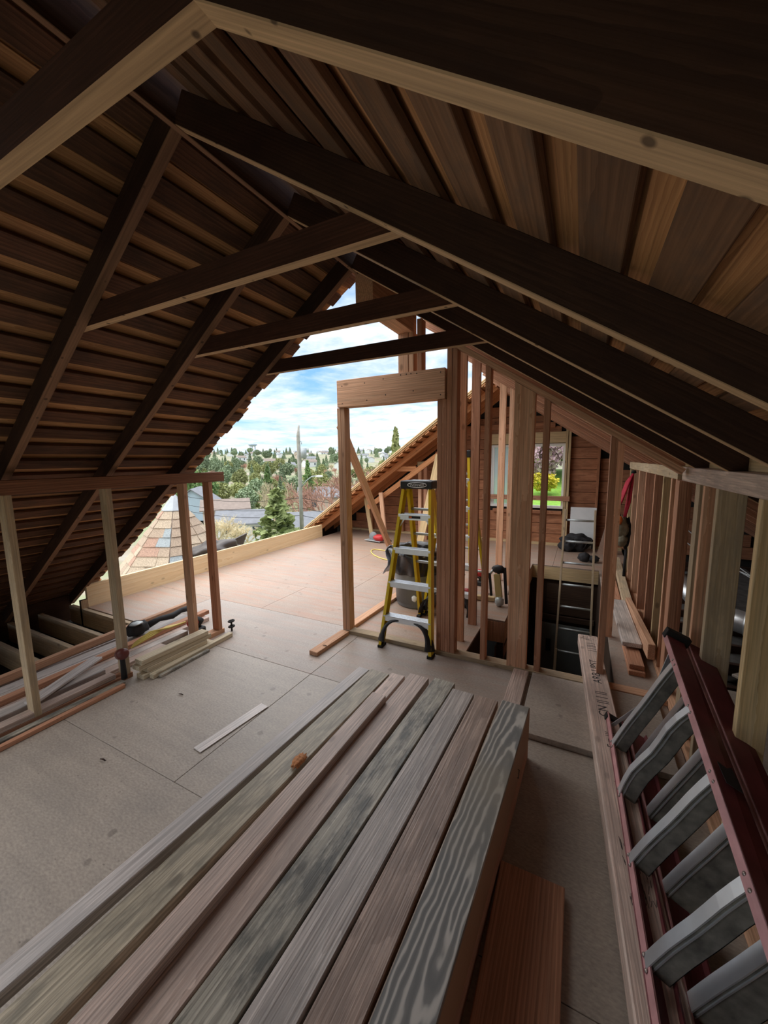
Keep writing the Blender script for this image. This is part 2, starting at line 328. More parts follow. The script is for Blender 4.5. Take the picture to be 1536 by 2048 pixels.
def tube(name, pts, r, mat, parent=None, seg=8, closed=False, flat=1.0):
    vs, fs = tubedata(pts, r, seg, closed, flat)
    return mesh(name, vs, fs, mat, parent, smooth=True)
def lathe(name, prof, mat, parent=None, world=None, seg=32, smooth=True, wob=None):
    vs = []; fs = []
    for r, z in prof:
        for k in range(seg):
            a = 2 * math.pi * k / seg; rr = r * (1 + (wob(a, z) if wob else 0))
            vs.append((rr * math.cos(a), rr * math.sin(a), z))
    for i in range(len(prof) - 1):
        for k in range(seg):
            fs.append((i * seg + k, i * seg + (k + 1) % seg, (i + 1) * seg + (k + 1) % seg, (i + 1) * seg + k))
    if prof[0][0] > 1e-4: fs.append(tuple(range(seg))[::-1])
    if prof[-1][0] > 1e-4: fs.append(tuple(range((len(prof) - 1) * seg, len(prof) * seg)))
    return mesh(name, vs, fs, mat, parent, world, smooth)
def blob(name, c, r, mat, parent=None, amp=0.25, freq=3.0, sub=3, seed=0):
    bm = bmesh.new(); bmesh.ops.create_icosphere(bm, subdivisions=sub, radius=1.0)
    for v in bm.verts:
        k = 1 + amp * mnoise.noise(v.co * freq + V((seed * 7.3, seed * 1.7, 0)))
        v.co = V((v.co.x * r[0] * k, v.co.y * r[1] * k, v.co.z * r[2] * k))
    me = bpy.data.meshes.new(name); bm.to_mesh(me); bm.free()
    for p in me.polygons: p.use_smooth = True
    return link(name, me, mat, parent, Matrix.Translation(c))
def text(name, body, size, mat, parent, world, extrude=0.0005, align='CENTER'):
    cu = bpy.data.curves.new(name, 'FONT'); cu.body = body; cu.size = size; cu.extrude = extrude; cu.align_x = align; cu.align_y = 'CENTER'
    tmp = bpy.data.objects.new(name, cu); COL.objects.link(tmp)
    me = bpy.data.meshes.new_from_object(tmp.evaluated_get(bpy.context.evaluated_depsgraph_get()))
    bpy.data.objects.remove(tmp)
    return link(name, me, mat, parent, world)

# ================================================================ THE SHELL
def zL(x): return 1.667 + 0.71 * (x + 3.07)       # underside of the rafters, slope over the open deck
def zR(x): return 1.59 - 0.655 * (x - 0.58)       # underside of the rafters, opposite slope
XR, ZR = -1.375, 2.87
SL, SR = 0.71, 0.655
cL, cR = math.sqrt(1 + SL * SL), math.sqrt(1 + SR * SR)
nL = V((-SL, 0, 1)) / cL; nR = V((SR, 0, 1)) / cR      # outward normals
dL = V((-1, 0, -SL)) / cL; dR = V((1, 0, -SR)) / cR    # down the slope
RD = 0.105
ridge = V((XR, 0, ZR))

# ---- floor: plywood sheets with open joints
FL = empty('floor', label='plywood subfloor of worn and pinkish sheets', cat='floor', kind='structure')
def sheets(xs, y0, y1, mat):
    for a, b in zip(xs[:-1], xs[1:]):
        bx('plywood_sheet', a + 0.0015, b - 0.0015, y0 + 0.0015, y1 - 0.0015, -0.02, 0.0, mat, FL, bev=0.0015)
for a, b in ((-2.75, -1.34), (-1.34, -0.12), (-0.12, 1.11), (1.11, 2.26)):
    sheets([-3.72, -1.83 if a > 1 else -1.2, 0.62, 3.0], a, b, 'ply_old')
sheets([-5.07, -4.0], 2.26, 3.12, 'ply_deck'); sheets([-4.0, -1.83, 0.58], 2.26, 3.12, 'ply_mid'); sheets([0.58, 3.0], 2.26, 3.4, 'ply_old')
sheets([-5.07, -3.2, -0.83], 3.12, 3.93, 'ply_deck'); sheets([0.28, 0.68], 3.12, 3.93, 'ply_mid')
sheets([-5.07, -2.6, -0.64], 3.93, 5.15, 'ply_deck'); sheets([0.28, 0.68], 3.93, 5.15, 'ply_mid')
sheets([-5.07, -3.3, -0.64], 5.15, 6.38, 'ply_deck'); sheets([0.28, 0.68], 5.15, 6.38, 'ply_mid')
sheets([-5.07, -2.7, -0.35, 0.68], 6.38, 8.0, 'ply_deck')
# joists of the open bay beyond the low wall, and the ceiling below it
for y in (0.4, 0.75, 1.1, 1.38, 1.64, 1.90):
    bx('floor_joist', -5.35, -3.7, y, y + 0.045, -0.2, 0.0, 'spruce_grey', FL)
bx('floor_joist', -5.35, -3.7, 2.20, 2.245, -0.2, 0.0, 'spruce_grey', FL)
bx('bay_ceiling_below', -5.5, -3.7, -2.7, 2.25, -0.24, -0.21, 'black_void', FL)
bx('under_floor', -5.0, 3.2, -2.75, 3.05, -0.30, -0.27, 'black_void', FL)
bx('floor_joist', -3.73, -3.685, -2.0, 2.25, -0.22, -0.021, 'spruce_grey', FL)
# joists and insulation behind the studs
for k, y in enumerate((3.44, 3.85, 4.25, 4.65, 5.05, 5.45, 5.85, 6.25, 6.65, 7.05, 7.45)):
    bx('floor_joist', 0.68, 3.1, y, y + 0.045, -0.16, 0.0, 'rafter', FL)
bx('bay_ceiling_below', 0.68, 3.2, 3.4, 8.0, -0.24, -0.2, 'black_void', FL)

# ---- stairwell below the floor
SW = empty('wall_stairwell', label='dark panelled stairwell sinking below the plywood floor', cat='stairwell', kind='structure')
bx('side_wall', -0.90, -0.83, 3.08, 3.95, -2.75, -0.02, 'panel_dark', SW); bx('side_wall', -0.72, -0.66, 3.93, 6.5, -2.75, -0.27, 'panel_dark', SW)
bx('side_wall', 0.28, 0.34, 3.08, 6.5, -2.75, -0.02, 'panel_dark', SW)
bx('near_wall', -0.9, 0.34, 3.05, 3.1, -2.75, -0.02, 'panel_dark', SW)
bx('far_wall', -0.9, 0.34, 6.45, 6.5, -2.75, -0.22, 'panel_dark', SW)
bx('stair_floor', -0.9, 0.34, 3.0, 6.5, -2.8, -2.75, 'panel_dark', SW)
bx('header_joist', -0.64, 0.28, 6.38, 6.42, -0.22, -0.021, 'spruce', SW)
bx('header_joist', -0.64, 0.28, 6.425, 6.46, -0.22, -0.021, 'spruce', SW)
bx('trimmer_joist', -0.68, -0.64, 3.93, 6.38, -0.24, -0.021, 'fir', SW)
bx('trimmer_joist', -0.84, -0.64, 3.93, 3.97, -0.24, -0.021, 'fir', SW)
bx('trimmer_joist', -0.87, -0.83, 3.1, 3.93, -0.22, -0.021, 'fir_red', SW)
bx('trimmer_joist', 0.28, 0.32, 3.1, 6.38, -0.22, -0.021, 'fir', SW)
bx('cripple_stud', -0.70, -0.66, 4.0, 4.04, -0.9, -0.24, 'fir_red', SW)
bx('cripple_stud', -0.75, -0.66, 4.0, 4.3, -0.45, -0.33, 'fir_red', SW)
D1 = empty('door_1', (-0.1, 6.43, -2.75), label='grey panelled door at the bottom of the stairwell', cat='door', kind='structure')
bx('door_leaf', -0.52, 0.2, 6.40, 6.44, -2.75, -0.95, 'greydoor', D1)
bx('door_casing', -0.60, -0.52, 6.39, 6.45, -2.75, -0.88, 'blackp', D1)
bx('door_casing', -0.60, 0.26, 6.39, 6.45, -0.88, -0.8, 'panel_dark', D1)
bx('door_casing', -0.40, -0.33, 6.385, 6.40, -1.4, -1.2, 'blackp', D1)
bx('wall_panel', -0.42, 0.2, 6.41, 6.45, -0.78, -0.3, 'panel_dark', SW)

HW = empty('wall_below', label='outer house walls under the attic deck', cat='wall', kind='structure')
bx('outer_wall', -5.12, -5.0, -2.8, 8.06, -8.7, -0.24, 'housewhite', HW, bev=0); bx('outer_wall', 3.1, 3.2, -2.8, 8.06, -8.7, -0.24, 'housewhite', HW, bev=0)
bx('outer_wall', -5.0, 3.1, -2.85, -2.78, -8.7, 0.0, 'housewhite', HW, bev=0); bx('outer_wall', -5.0, 3.1, 7.98, 8.06, -8.7, -0.3, 'housewhite', HW, bev=0)
bx('eave_board', -5.5, -5.44, -2.75, 2.26, -0.30, 0.10, 'rafter', HW); bx('eave_board', 3.08, 3.12, -2.75, 8.0, -0.30, 0.10, 'rafter', HW)
bx('eave_board', -5.5, -5.44, 6.86, 8.0, -0.30, 0.10, 'rafter', HW); bx('soffit', -5.5, -5.1, -2.75, 8.0, -0.33, -0.30, 'rafter', HW)
# ---- rafters, ties, sheathing
CLf = empty('ceiling_left', label='old steep roof slope of skip boards and rafters above the knee wall', cat='roof', kind='structure')
CRt = empty('ceiling_right', label='old roof slope of wide greyed boards and deep shadowed rafters', cat='roof', kind='structure')
CFar = empty('ceiling_far', label='sunlit orange roof slope beyond the open deck', cat='roof', kind='structure')
def rafterL(y, parent, mat, x1=-5.45, t=0.045):
    c = nL * (RD / 2); p0 = ridge + V((0, y, 0)) + c; p1 = V((x1, y, zL(x1))) + c
    return lum('rafter', p0, p1, t, RD, mat, parent, up=nL)
def rafterR(y, parent, mat, x1=2.95, t=0.045):
    c = nR * (RD / 2); p0 = ridge + V((0, y, 0)) + c; p1 = V((x1, y, zR(x1))) + c
    return lum('rafter', p0, p1, t, RD, mat, parent, up=nR)
NEAR_Y = [-2.52, -1.92, -1.32, -0.72, -0.13, 0.475, 1.075, 1.672, 2.275]
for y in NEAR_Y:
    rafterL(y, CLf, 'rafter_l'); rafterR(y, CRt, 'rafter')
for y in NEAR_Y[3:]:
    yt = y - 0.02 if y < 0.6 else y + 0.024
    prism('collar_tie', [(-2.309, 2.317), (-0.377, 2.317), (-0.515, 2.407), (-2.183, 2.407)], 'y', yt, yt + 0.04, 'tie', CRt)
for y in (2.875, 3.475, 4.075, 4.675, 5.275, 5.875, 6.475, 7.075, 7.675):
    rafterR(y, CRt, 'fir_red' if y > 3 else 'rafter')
for y in (7.10, 7.48, 7.86):
    rafterL(y, CFar, 'far_wood')
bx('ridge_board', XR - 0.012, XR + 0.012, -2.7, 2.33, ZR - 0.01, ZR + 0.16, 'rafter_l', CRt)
bx('ridge_board', XR - 0.012, XR + 0.012, 6.85, 8.0, ZR - 0.01, ZR + 0.16, 'siding', CFar)
PITCH, BW, BT = 0.165, 0.096, 0.022
def slope(parent, n, d, up_n, y0, y1, bmat, smat, skip=None, overhang=0.0, jit=0.05, length=5.1):
    k = 0
    s = 0.05
    while s < length:
        hole = skip(s) if skip else None
        ya = hole if hole is not None else y0
        yb = y1 + random.uniform(-jit, jit) * 0.5
        w = BW * random.uniform(0.92, 1.06)
        c = ridge + d * (s + w / 2) + up_n * (RD + BT / 2)
        lum('sheathing_board', c + V((0, ya, 0)), c + V((0, yb, 0)), w, BT, bmat, parent, up=up_n)
        # the shingle course lapped above the board: lower edge lifted
        a = ridge + d * (s - 0.06) + up_n * (RD + BT + 0.010)
        b = ridge + d * (s + PITCH + 0.03) + up_n * (RD + BT + 0.024)
        m = (a + b) / 2; dd = b - a; u2 = V((0, 1, 0)).cross(dd).normalized()
        if u2.z < 0: u2 = -u2
        lum('shingle_course', m + V((0, ya, 0)), m + V((0, yb + random.uniform(0.0, 0.05), 0)), dd.length, 0.014, smat, parent, up=u2)
        s += PITCH
# unseen opening added behind the viewpoint to let fill daylight through this slope
slope(CLf, 30, dL, nL, -2.75, 2.53, 'sheath_l', 'shingle_under', skip=lambda s: 0.15 if 0.6 < s < 4.0 else None, length=4.95)
slope(CRt, 31, dR, nR, -2.75, 8.05, 'sheath_r', 'shingle_under', length=5.2, jit=0.0)
slope(CFar, 30, dL, nL, 6.82, 8.1, 'far_wood', 'shingle_under', length=4.95, jit=0.02)
# bright edge board and roofing underlay along the cut edge of the far slope
for off, t_, m_ in ((0.155, 0.02, 'spruce'), (0.185, 0.018, 'rim')):
    p0 = ridge + V((0, 6.86, 0)) + nL * (RD + off - 0.08); p1 = ridge + dL * 4.98 + V((0, 6.86, 0)) + nL * (RD + off - 0.08)
    lum('edge_board', p0, p1, 0.08, t_, m_, CFar, up=nL)
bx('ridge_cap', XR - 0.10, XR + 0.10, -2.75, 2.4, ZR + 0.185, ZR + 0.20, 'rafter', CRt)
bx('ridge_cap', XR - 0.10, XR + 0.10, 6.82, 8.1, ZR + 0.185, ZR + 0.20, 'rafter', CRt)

# ---- new ridge beam and posts above the door frame
PT = empty('wall_partition', label='new stud wall with an open door frame under the sloping roof', cat='stud wall', kind='structure')
bx('ridge_beam', -1.395, -1.265, 2.34, 3.08, 2.67, 2.93, 'fir', PT)
bx('ridge_post', -1.39, -1.30, 2.99, 3.08, 2.365, 2.67, 'fir', PT); bx('ridge_post', -1.295, -1.255, 2.99, 3.08, 2.365, 2.67, 'fir', PT)
bx('ridge_post', -1.225, -1.185, 2.99, 3.08, 2.365, 2.76, 'fir_red', PT)
bx('sole_plate', -2.0, 0.1, 2.985, 3.075, 0.0, 0.038, 'spruce_grey', PT)
bx('sole_plate', 0.1, 0.58, 2.985, 3.075, 0.0, 0.038, 'fir', PT)
for a in (-2.003, -1.963): bx('jack_stud', a, a + 0.038, 2.99, 3.08, 0.038, 2.128, 'fir', PT)
HDR = bx('door_header', -1.985, -0.985, 2.97, 3.08, 2.13, 2.362, 'fir', PT)
for x_, z_ in ((-1.93, 2.31), (-1.93, 2.16), (-1.70, 2.315), (-1.68, 2.17), (-1.52, 2.33), (-1.50, 2.20), (-1.36, 2.345), (-1.31, 2.345), (-1.27, 2.345), (-1.22, 2.342), (-1.25, 2.21), (-1.02, 2.33), (-1.02, 2.16)):
    lathe('nail_head', [(0.0055, 0), (0.0045, 0.0015), (0, 0.002)], 'ink', HDR, Matrix.Translation((x_, 2.970, z_)) @ Matrix.Rotation(math.pi / 2, 4, 'X'), 8)
for a in (-1.052, -1.013): bx('jack_stud', a, a + 0.038, 2.99, 3.08, 0.038, 2.128, 'fir_red', PT)
slant('king_stud', -0.974, -0.936, 2.99, 3.08, 0.038, zR(-0.974) - 0.068, zR(-0.936) - 0.068, 'fir_red', PT)
slant('king_stud', -0.932, -0.894, 2.99, 3.08, 0.038, zR(-0.932) - 0.068, zR(-0.894) - 0.068, 'fir_red', PT)
slant('stud', -0.678, -0.640, 2.99, 3.08, 0.038, zR(-0.678) - 0.068, zR(-0.640) - 0.068, 'fir_red', PT)
slant('wide_post', -0.467, -0.325, 2.99, 3.03, 0.038, zR(-0.467) - 0.068, zR(-0.325) - 0.068, 'fir', PT)
slant('wide_post', -0.467, -0.325, 3.032, 3.07, 0.038, zR(-0.467) - 0.068, zR(-0.325) - 0.068, 'fir', PT)
slant('stud', -0.266, -0.226, 2.99, 3.08, 0.038, zR(-0.266) - 0.068, zR(-0.226) - 0.068, 'fir_red', PT)
slant('stud', 0.155, 0.195, 2.99, 3.08, 0.038, zR(0.155) - 0.068, zR(0.195) - 0.068, 'fir_red', PT)
rk = nR * (-0.035)
lum('rake_plate', V((-0.98, 3.035, zR(-0.98))) + rk, V((0.575, 3.035, zR(0.575))) + rk, 0.09, 0.04, 'fir', PT, up=nR)
# studs standing behind the wall around the stair opening
ST = empty('wall_stair', label='loose row of stair studs behind the partition', cat='stud wall', kind='structure')
for (a, b, y, zt, m_) in ((-0.995, -0.905, 3.30, 2.45, 'fir'), (-0.965, -0.885, 3.70, 2.42, 'fir_red'), (-1.01, -0.925, 5.28, 2.4, 'fir'), (-0.855, -0.765, 5.12, 2.35, 'fir')):
    slant('stud', a, b, y, y + 0.038, 0.0, zR(a) - 0.002, zR(b) - 0.002, m_, ST)
slant('stud', 0.222, 0.31, 3.98, 4.018, 0.0, zR(0.222) - 0.002, zR(0.31) - 0.002, 'fir', ST)
# diagonal brace from the jack stud back to the deck, with its upper stub showing past the stud
lum('diagonal_brace', (-2.06, 3.12, 2.0), (-2.40, 5.12, 0.04), 0.089, 0.04, 'fir', PT, up=(1, 0, 0.0))

# ---- low stud wall under the steep slope
WL = empty('wall_left', label='open knee wall of dusty studs and a dark top plate under the slope', cat='stud wall', kind='structure')
bx('top_plate', -3.165, -3.07, -1.2, 2.615, 1.480, 1.568, 'plate', WL)
for y, m_ in ((0.45, 'spruce_grey'), (1.005, 'spruce_grey'), (1.565, 'spruce_grey'), (2.178, 'fir'), (2.435, 'fir_red')):
    bx('stud', -3.158, -3.07, y, y + 0.04, 0.04, 1.48, m_, WL)
bx('sole_plate', -3.16, -3.07, -1.2, 1.62, 0.0, 0.04, 'fir_red', WL)
bx('sole_plate', -3.16, -3.07, 2.16, 2.50, 0.0, 0.04, 'fir', WL)

# ---- stud wall along the other slope
WR = empty('wall_right', label='long open stud wall with a stained plate below the greyed slope', cat='stud wall', kind='structure')
bx('top_plate', 0.58, 0.67, -1.5, 3.16, 1.502, 1.59, 'salv_brown', WR)
bx('top_plate', 0.58, 0.67, 3.30, 6.45, 1.502, 1.59, 'spruce_grey', WR)
for y, m_ in ((6.31, 'spruce'), (5.84, 'fir'), (5.34, 'fir'), (4.78, 'fir_red'), (4.22, 'fir_red'), (3.79, 'spruce'), (3.47, 'fir'), (3.30, 'fir_red'), (2.60, 'fir'), (1.85, 'spruce'), (1.25, 'spruce'), (0.65, 'spruce')):
    bx('stud', 0.58, 0.669, y, y + 0.038, 0.038, 1.502, m_, WR)
bx('stud', 0.60, 0.66, 2.80, 2.89, 0.038, 1.502, 'spruce_grey', WR)
bx('wide_stud', 0.58, 0.690, 2.37, 2.41, 0.038, 1.502, 'spruce_grey', WR)
bx('stud', 0.556, 0.60, 3.09, 3.18, 0.038, 1.502, 'fir_red', WR)
bx('sole_plate', 0.58, 0.67, -1.5, 6.45, 0.0, 0.038, 'fir', WR)
for a, b in zip(NEAR_Y[4:] + [2.875], NEAR_Y[5:] + [2.875, 3.475]):
    if b > a: bx('rafter_blocking', 0.645, 0.665, a + 0.024, b - 0.024, 1.591, 1.70, 'spruce', WR)

# ---- rim board around the deck
bx_r = tag(bx('trim_1', -5.11, -5.07, 2.27, 6.86, -0.05, 0.265, 'rim'), 'yellow timber rim board edging the open deck', 'rim board', kind='structure')
tag(bx('trim_2', -5.11, -5.07, 2.20, 2.268, -0.22, 0.10, 'rafter'), 'dark stub post where the rim board meets the old rafter', 'post', kind='structure')

# ---- far gable wall with window
WB = empty('wall_back', label='old reddish wood gable wall of horizontal boards', cat='wall', kind='structure')
WX0, WX1, WZ0, WZ1 = -1.69, -0.30, 0.70, 1.93
z = 0.0; BH = 0.205
while z < 3.0:
    zt = z + BH
    xl = -3.07 + ((zt - 0.03) - 1.667) / 0.71 if True else 0
    xr = 0.58 - ((zt - 0.03) - 1.59) / 0.655
    xl, xr = max(xl, -5.3), min(xr, 2.95)
    if xr - xl > 0.1:
        segs = [(xl, xr)]
        if zt > WZ0 and z < WZ1: segs = [(xl, WX0), (WX1, 0.27), (0.27, xr)] if z < 1.0 or True else segs
        for a, b in segs:
            if b - a > 0.05: bx('siding_board', a + 0.002, b - 0.002, 8.0, 8.03, z + 0.004, zt - 0.004, 'siding', WB, bev=0.004)
    z = zt
prism('outer_skin', [(-5.5, -0.3), (WX0, -0.3), (WX0, 2.78), (-5.5, 0.08)], 'y', 8.035, 8.06, 'black_void', WB)
prism('outer_skin', [(WX0, -0.3), (WX1, -0.3), (WX1, WZ0), (WX0, WZ0)], 'y', 8.035, 8.06, 'black_void', WB)
prism('outer_skin', [(WX0, WZ1), (WX1, WZ1), (WX1, 2.29), (XR, ZR + 0.12), (WX0, 2.78)], 'y', 8.035, 8.06, 'black_void', WB)
prism('outer_skin', [(WX1, -0.3), (3.1, -0.3), (3.1, 0.06), (WX1, 2.29)], 'y', 8.035, 8.06, 'black_void', WB)
for x, zt, m_ in ((-0.29, 2.28, 'spruce'), (-0.24, 2.24, 'spruce'), (-1.76, 2.2, 'spruce'), (-2.3, 2.1, 'siding'), (-3.6, 1.2, 'siding'), (-4.4, 0.65, 'siding'), (0.24, 1.85, 'siding'), (-0.95, 0.66, 'siding')):
    bx('stud', x - 0.02, x + 0.02, 7.91, 7.998, 0.04, zt, m_, WB)
bx('window_header', -1.74, -0.31, 7.92, 7.998, 1.94, 2.14, 'spruce', WB)
bx('collar_board', -2.2, -0.5, 7.95, 7.998, 2.22, 2.32, 'siding', WB)
bx('rail_board', -1.80, -0.20, 7.88, 7.905, 0.86, 0.95, 'fir_red', WB)
bx('rail_board', -1.6, -0.33, 7.93, 7.998, 0.60, 0.66, 'siding', WB)
bx('sole_plate', -5.0, 0.68, 7.9, 7.998, 0.0, 0.04, 'spruce', WB)
W1 = empty('window_1', ((WX0 + WX1) / 2, 8.0, WZ0), label='white sliding window looking onto a garden', cat='window', kind='structure')
for a, b, c, d in ((WX0, WX1, WZ0, WZ0 + 0.05), (WX0, WX1, WZ1 - 0.05, WZ1), (WX0, WX0 + 0.05, WZ0 + 0.05, WZ1 - 0.05), (WX1 - 0.05, WX1, WZ0 + 0.05, WZ1 - 0.05)):
    bx('frame', a, b, 7.99, 8.06, c, d, 'offwhite', W1)
for a, b in ((-1.64, -1.60), (-1.02, -0.98)): bx('sash', a, b, 8.0, 8.03, WZ0 + 0.05, WZ1 - 0.05, 'offwhite', W1)
gm, gt, gb = newmat('pale_reflection_glass'); gb.inputs['Base Color'].default_value = (0.72, 0.80, 0.88, 1); gb.inputs['Roughness'].default_value = 0.35; gb.inputs['Transmission Weight'].default_value = 0.45; gb.inputs['IOR'].default_value = 1.1  # blue-white reflection put into the base colour of this pane
cm, ct, cb = newmat('clear_glass'); cb.inputs['Roughness'].default_value = 0.0; cb.inputs['Transmission Weight'].default_value = 1.0; cb.inputs['IOR'].default_value = 1.02
M['pale_pane'] = gm; M['clear'] = cm
bx('pane', -1.60, -1.02, 8.012, 8.018, WZ0 + 0.05, WZ1 - 0.05, 'pale_pane', W1, bev=0)
bx('pane', -0.98, WX1 - 0.05, 8.022, 8.028, WZ0 + 0.05, WZ1 - 0.05, 'clear', W1, bev=0)

# ---- unseen upper gable boards behind the viewpoint, lower part left open for fill light
WRe = empty('wall_rear', label='unseen dark boards closing the upper gable, open below for fill light', cat='wall', kind='structure')
z = 1.0
while z < 3.0:
    zt = z + 0.25; xl = max(-3.07 + (zt - 1.667) / 0.71, -5.4); xr = min(0.58 - (zt - 1.59) / 0.655, 3.0)
    if xr > xl: bx('siding_board', xl - 0.3, xr + 0.3, -2.78, -2.75, z, zt, 'sheath_l', WRe, bev=0)
    z = zt

# ================================================================ SALVAGED LUMBER STACK
def plank(name, p0, p1, w, t, mat, label, cat='lumber', group=None, up=(0, 0, 1), bev=0.003):
    return tag(lum(name, p0, p1, w, t, mat, None, up, bev), label, cat, group)
G1 = 'salvaged boards of the big stack'
def topb(name, xf, yf, xn, w, mat, label, ztop=0.30, t=0.045, yn=-0.55):
    """board of the stack: centre x at its far end (y=yf) and at y=0.4"""
    sl_ = (xn - xf) / (yf - 0.4)
    return plank(name, (xn + sl_ * (0.4 - yn), yn, ztop - t / 2), (xf, yf, ztop - t / 2), w, t, mat, label, group=G1)
topb('lumber_board', -1.224, 2.065, -1.315, 0.080, 'salv_blue', 'narrow pale board on the open-floor side of the lumber stack')
topb('lumber_board', -1.112, 2.075, -1.160, 0.138, 'salv_moss', 'tan mossy board second from the open-floor side of the stack')
topb('lumber_board', -0.992, 2.100, -1.010, 0.094, 'salv_pink', 'low pinkish board beneath the proud board of the stack', ztop=0.296)
topb('lumber_board', -0.975, 1.806, -0.985, 0.086, 'salv_pink', 'pinkish board lying proud on top of the lumber stack', ztop=0.337, t=0.040)
topb('lumber_board', -0.862, 2.140, -0.899, 0.128, 'salv_pink', 'coarse pinkish board between the proud board and the black mossy board')
topb('lumber_board', -0.702, 2.160, -0.764, 0.134, 'salv_dark', 'blackened mossy board with a big knot in the stack')
topb('lumber_board', -0.567, 2.098, -0.624, 0.128, 'salv_grey', 'weathered grey board between the mossy and the brown board')
topb('lumber_board', -0.430, 2.095, -0.484, 0.130, 'salv_brown', 'flat brown board beside the grey-streaked timber')
# the grey-streaked timber: bold cathedral grain
def streak():
    m, t, b = newmat('grey_streaked_timber')
    tcn = N(t, 'ShaderNodeTexCoord'); g = N(t, 'ShaderNodeNewGeometry')
    mp = N(t, 'ShaderNodeMapping'); mp.inputs['Rotation'].default_value = (0, 0.075, 0.02); mp.inputs['Location'].default_value = (0, 0.012, -0.10); t.links.new(tcn.outputs['Object'], mp.inputs[0])
    mq = N(t, 'ShaderNodeMapping'); mq.inputs['Scale'].default_value = (0.30, 1, 1); t.links.new(tcn.outputs['Object'], mq.inputs[0])
    nz = N(t, 'ShaderNodeTexNoise'); nz.inputs['Scale'].default_value = 14; nz.inputs['Detail'].default_value = 3; t.links.new(mq.outputs[0], nz.inputs['Vector'])
    sc = N(t, 'ShaderNodeVectorMath', operation='SCALE'); sc.inputs['Scale'].default_value = 0.040; t.links.new(nz.outputs['Color'], sc.inputs[0])
    ad = N(t, 'ShaderNodeVectorMath', operation='ADD'); t.links.new(mp.outputs[0], ad.inputs[0]); t.links.new(sc.outputs[0], ad.inputs[1])
    wv = N(t, 'ShaderNodeTexWave', wave_type='RINGS', rings_direction='X', wave_profile='SIN'); wv.inputs['Scale'].default_value = 15; wv.inputs['Distortion'].default_value = 0.6; t.links.new(ad.outputs[0], wv.inputs['Vector'])
    r = ramp(t, wv.outputs['Fac'], [(0.0, (0.17, 0.17, 0.165)), (0.60, (0.22, 0.215, 0.205)), (0.88, (0.46, 0.435, 0.40)), (1.0, (0.52, 0.49, 0.45))])
    nb = N(t, 'ShaderNodeTexNoise'); nb.inputs['Scale'].default_value = 2.2; nb.inputs['Detail'].default_value = 5; t.links.new(tcn.outputs['Object'], nb.inputs['Vector'])
    br = ramp(t, nb.outputs[0], [(0.48, (0, 0, 0)), (0.7, (0.55,) * 3)])
    c = mixc(t, br.outputs[0], r.outputs[0], (0.30, 0.26, 0.20))
    sn = N(t, 'ShaderNodeSeparateXYZ'); t.links.new(g.outputs['Normal'], sn.inputs[0])
    side = ramp(t, sn.outputs[2], [(0.5, (1, 1, 1)), (0.8, (0, 0, 0))])
    c = mixc(t, side.outputs[0], c, (0.40, 0.21, 0.11))      # sawn faces are still orange, only the top has weathered
    t.links.new(c, b.inputs['Base Color']); b.inputs['Roughness'].default_value = 0.7
    return m
M['streak'] = streak()
t8 = empty('weathered_timber', (-0.28, 1.4, 0.0), label='heavy grey-streaked timber with orange sides at the stack edge', cat='timber', group=G1)
def skew(x2, x04, y): return x2 + (x04 - x2) * (2.1 - y) / 1.7
lum('timber_body', (skew(-0.272, -0.336, -0.55), -0.55, 0.20), (-0.272, 2.112, 0.20), 0.150, 0.20, 'streak', t8, bev=0.004)
tube('staple', [(-0.196, 1.675, 0.262), (-0.190, 1.668, 0.268), (-0.190, 1.655, 0.262), (-0.190, 1.652, 0.240), (-0.196, 1.662, 0.232)], 0.0016, 'ink', t8, 5)
plank('lumber_board', (skew(-0.272, -0.336, -0.55), -0.55, 0.05), (-0.272, 2.105, 0.05), 0.148, 0.098, 'fir_red', 'orange-sided timber underneath the grey-streaked timber', group=G1)
for k, y in enumerate((1.86, 0.75)):
    plank('cribbing_block', (-1.30, y, 0.12), (-0.44, y, 0.12), 0.14, 0.24, 'salv_brown', ['cross timber carrying the far ends of the lumber stack', 'cross timber carrying the middle of the lumber stack'][k], 'timber')
plank('offcut', (-1.16, 2.16, 0.02), (-1.02, 2.155, 0.02), 0.05, 0.03, 'spruce', 'pale offcut peeping out behind the far end of the stack')
plank('offcut', (-0.70, 2.37, 0.008), (-0.62, 2.35, 0.008), 0.035, 0.012, 'spruce', 'tiny pale wood chip behind the blackened mossy board')
blob_c = blob('wood_splinter', (-1.085, 1.235, 0.312), (0.022, 0.042, 0.012), 'far_wood', None, 0.8, 3.5, 3, 21); tag(blob_c, 'orange torn splinter lying on the mossy board of the stack', 'wood chip')
for k, (x_, y_, lb) in enumerate(((-2.35, 1.02, 'dark bent twig near the floor seam by the knee wall'), (-2.52, 1.62, 'dark sliver of bark in front of the pale stud pile'), (-1.80, 2.30, 'dark scrap on the short stud at the door frame'), (-0.70, 2.20, 'black chip behind the far end of the mossy board'))):
    zz_ = 0.040 if k == 2 else 0.003
    x_ = -1.975 if k == 2 else x_; y_ = 2.62 if k == 2 else (2.215 if k == 3 else y_)
    tag(tube('bark_scrap', [(x_, y_, zz_ + 0.004), (x_ + 0.018, y_ + 0.006, zz_ + 0.005), (x_ + 0.040, y_ + 0.006, zz_ + 0.003)], [0.003, 0.0055, 0.003], 'rafter', None, 6, flat=0.6), lb, 'wood chip')
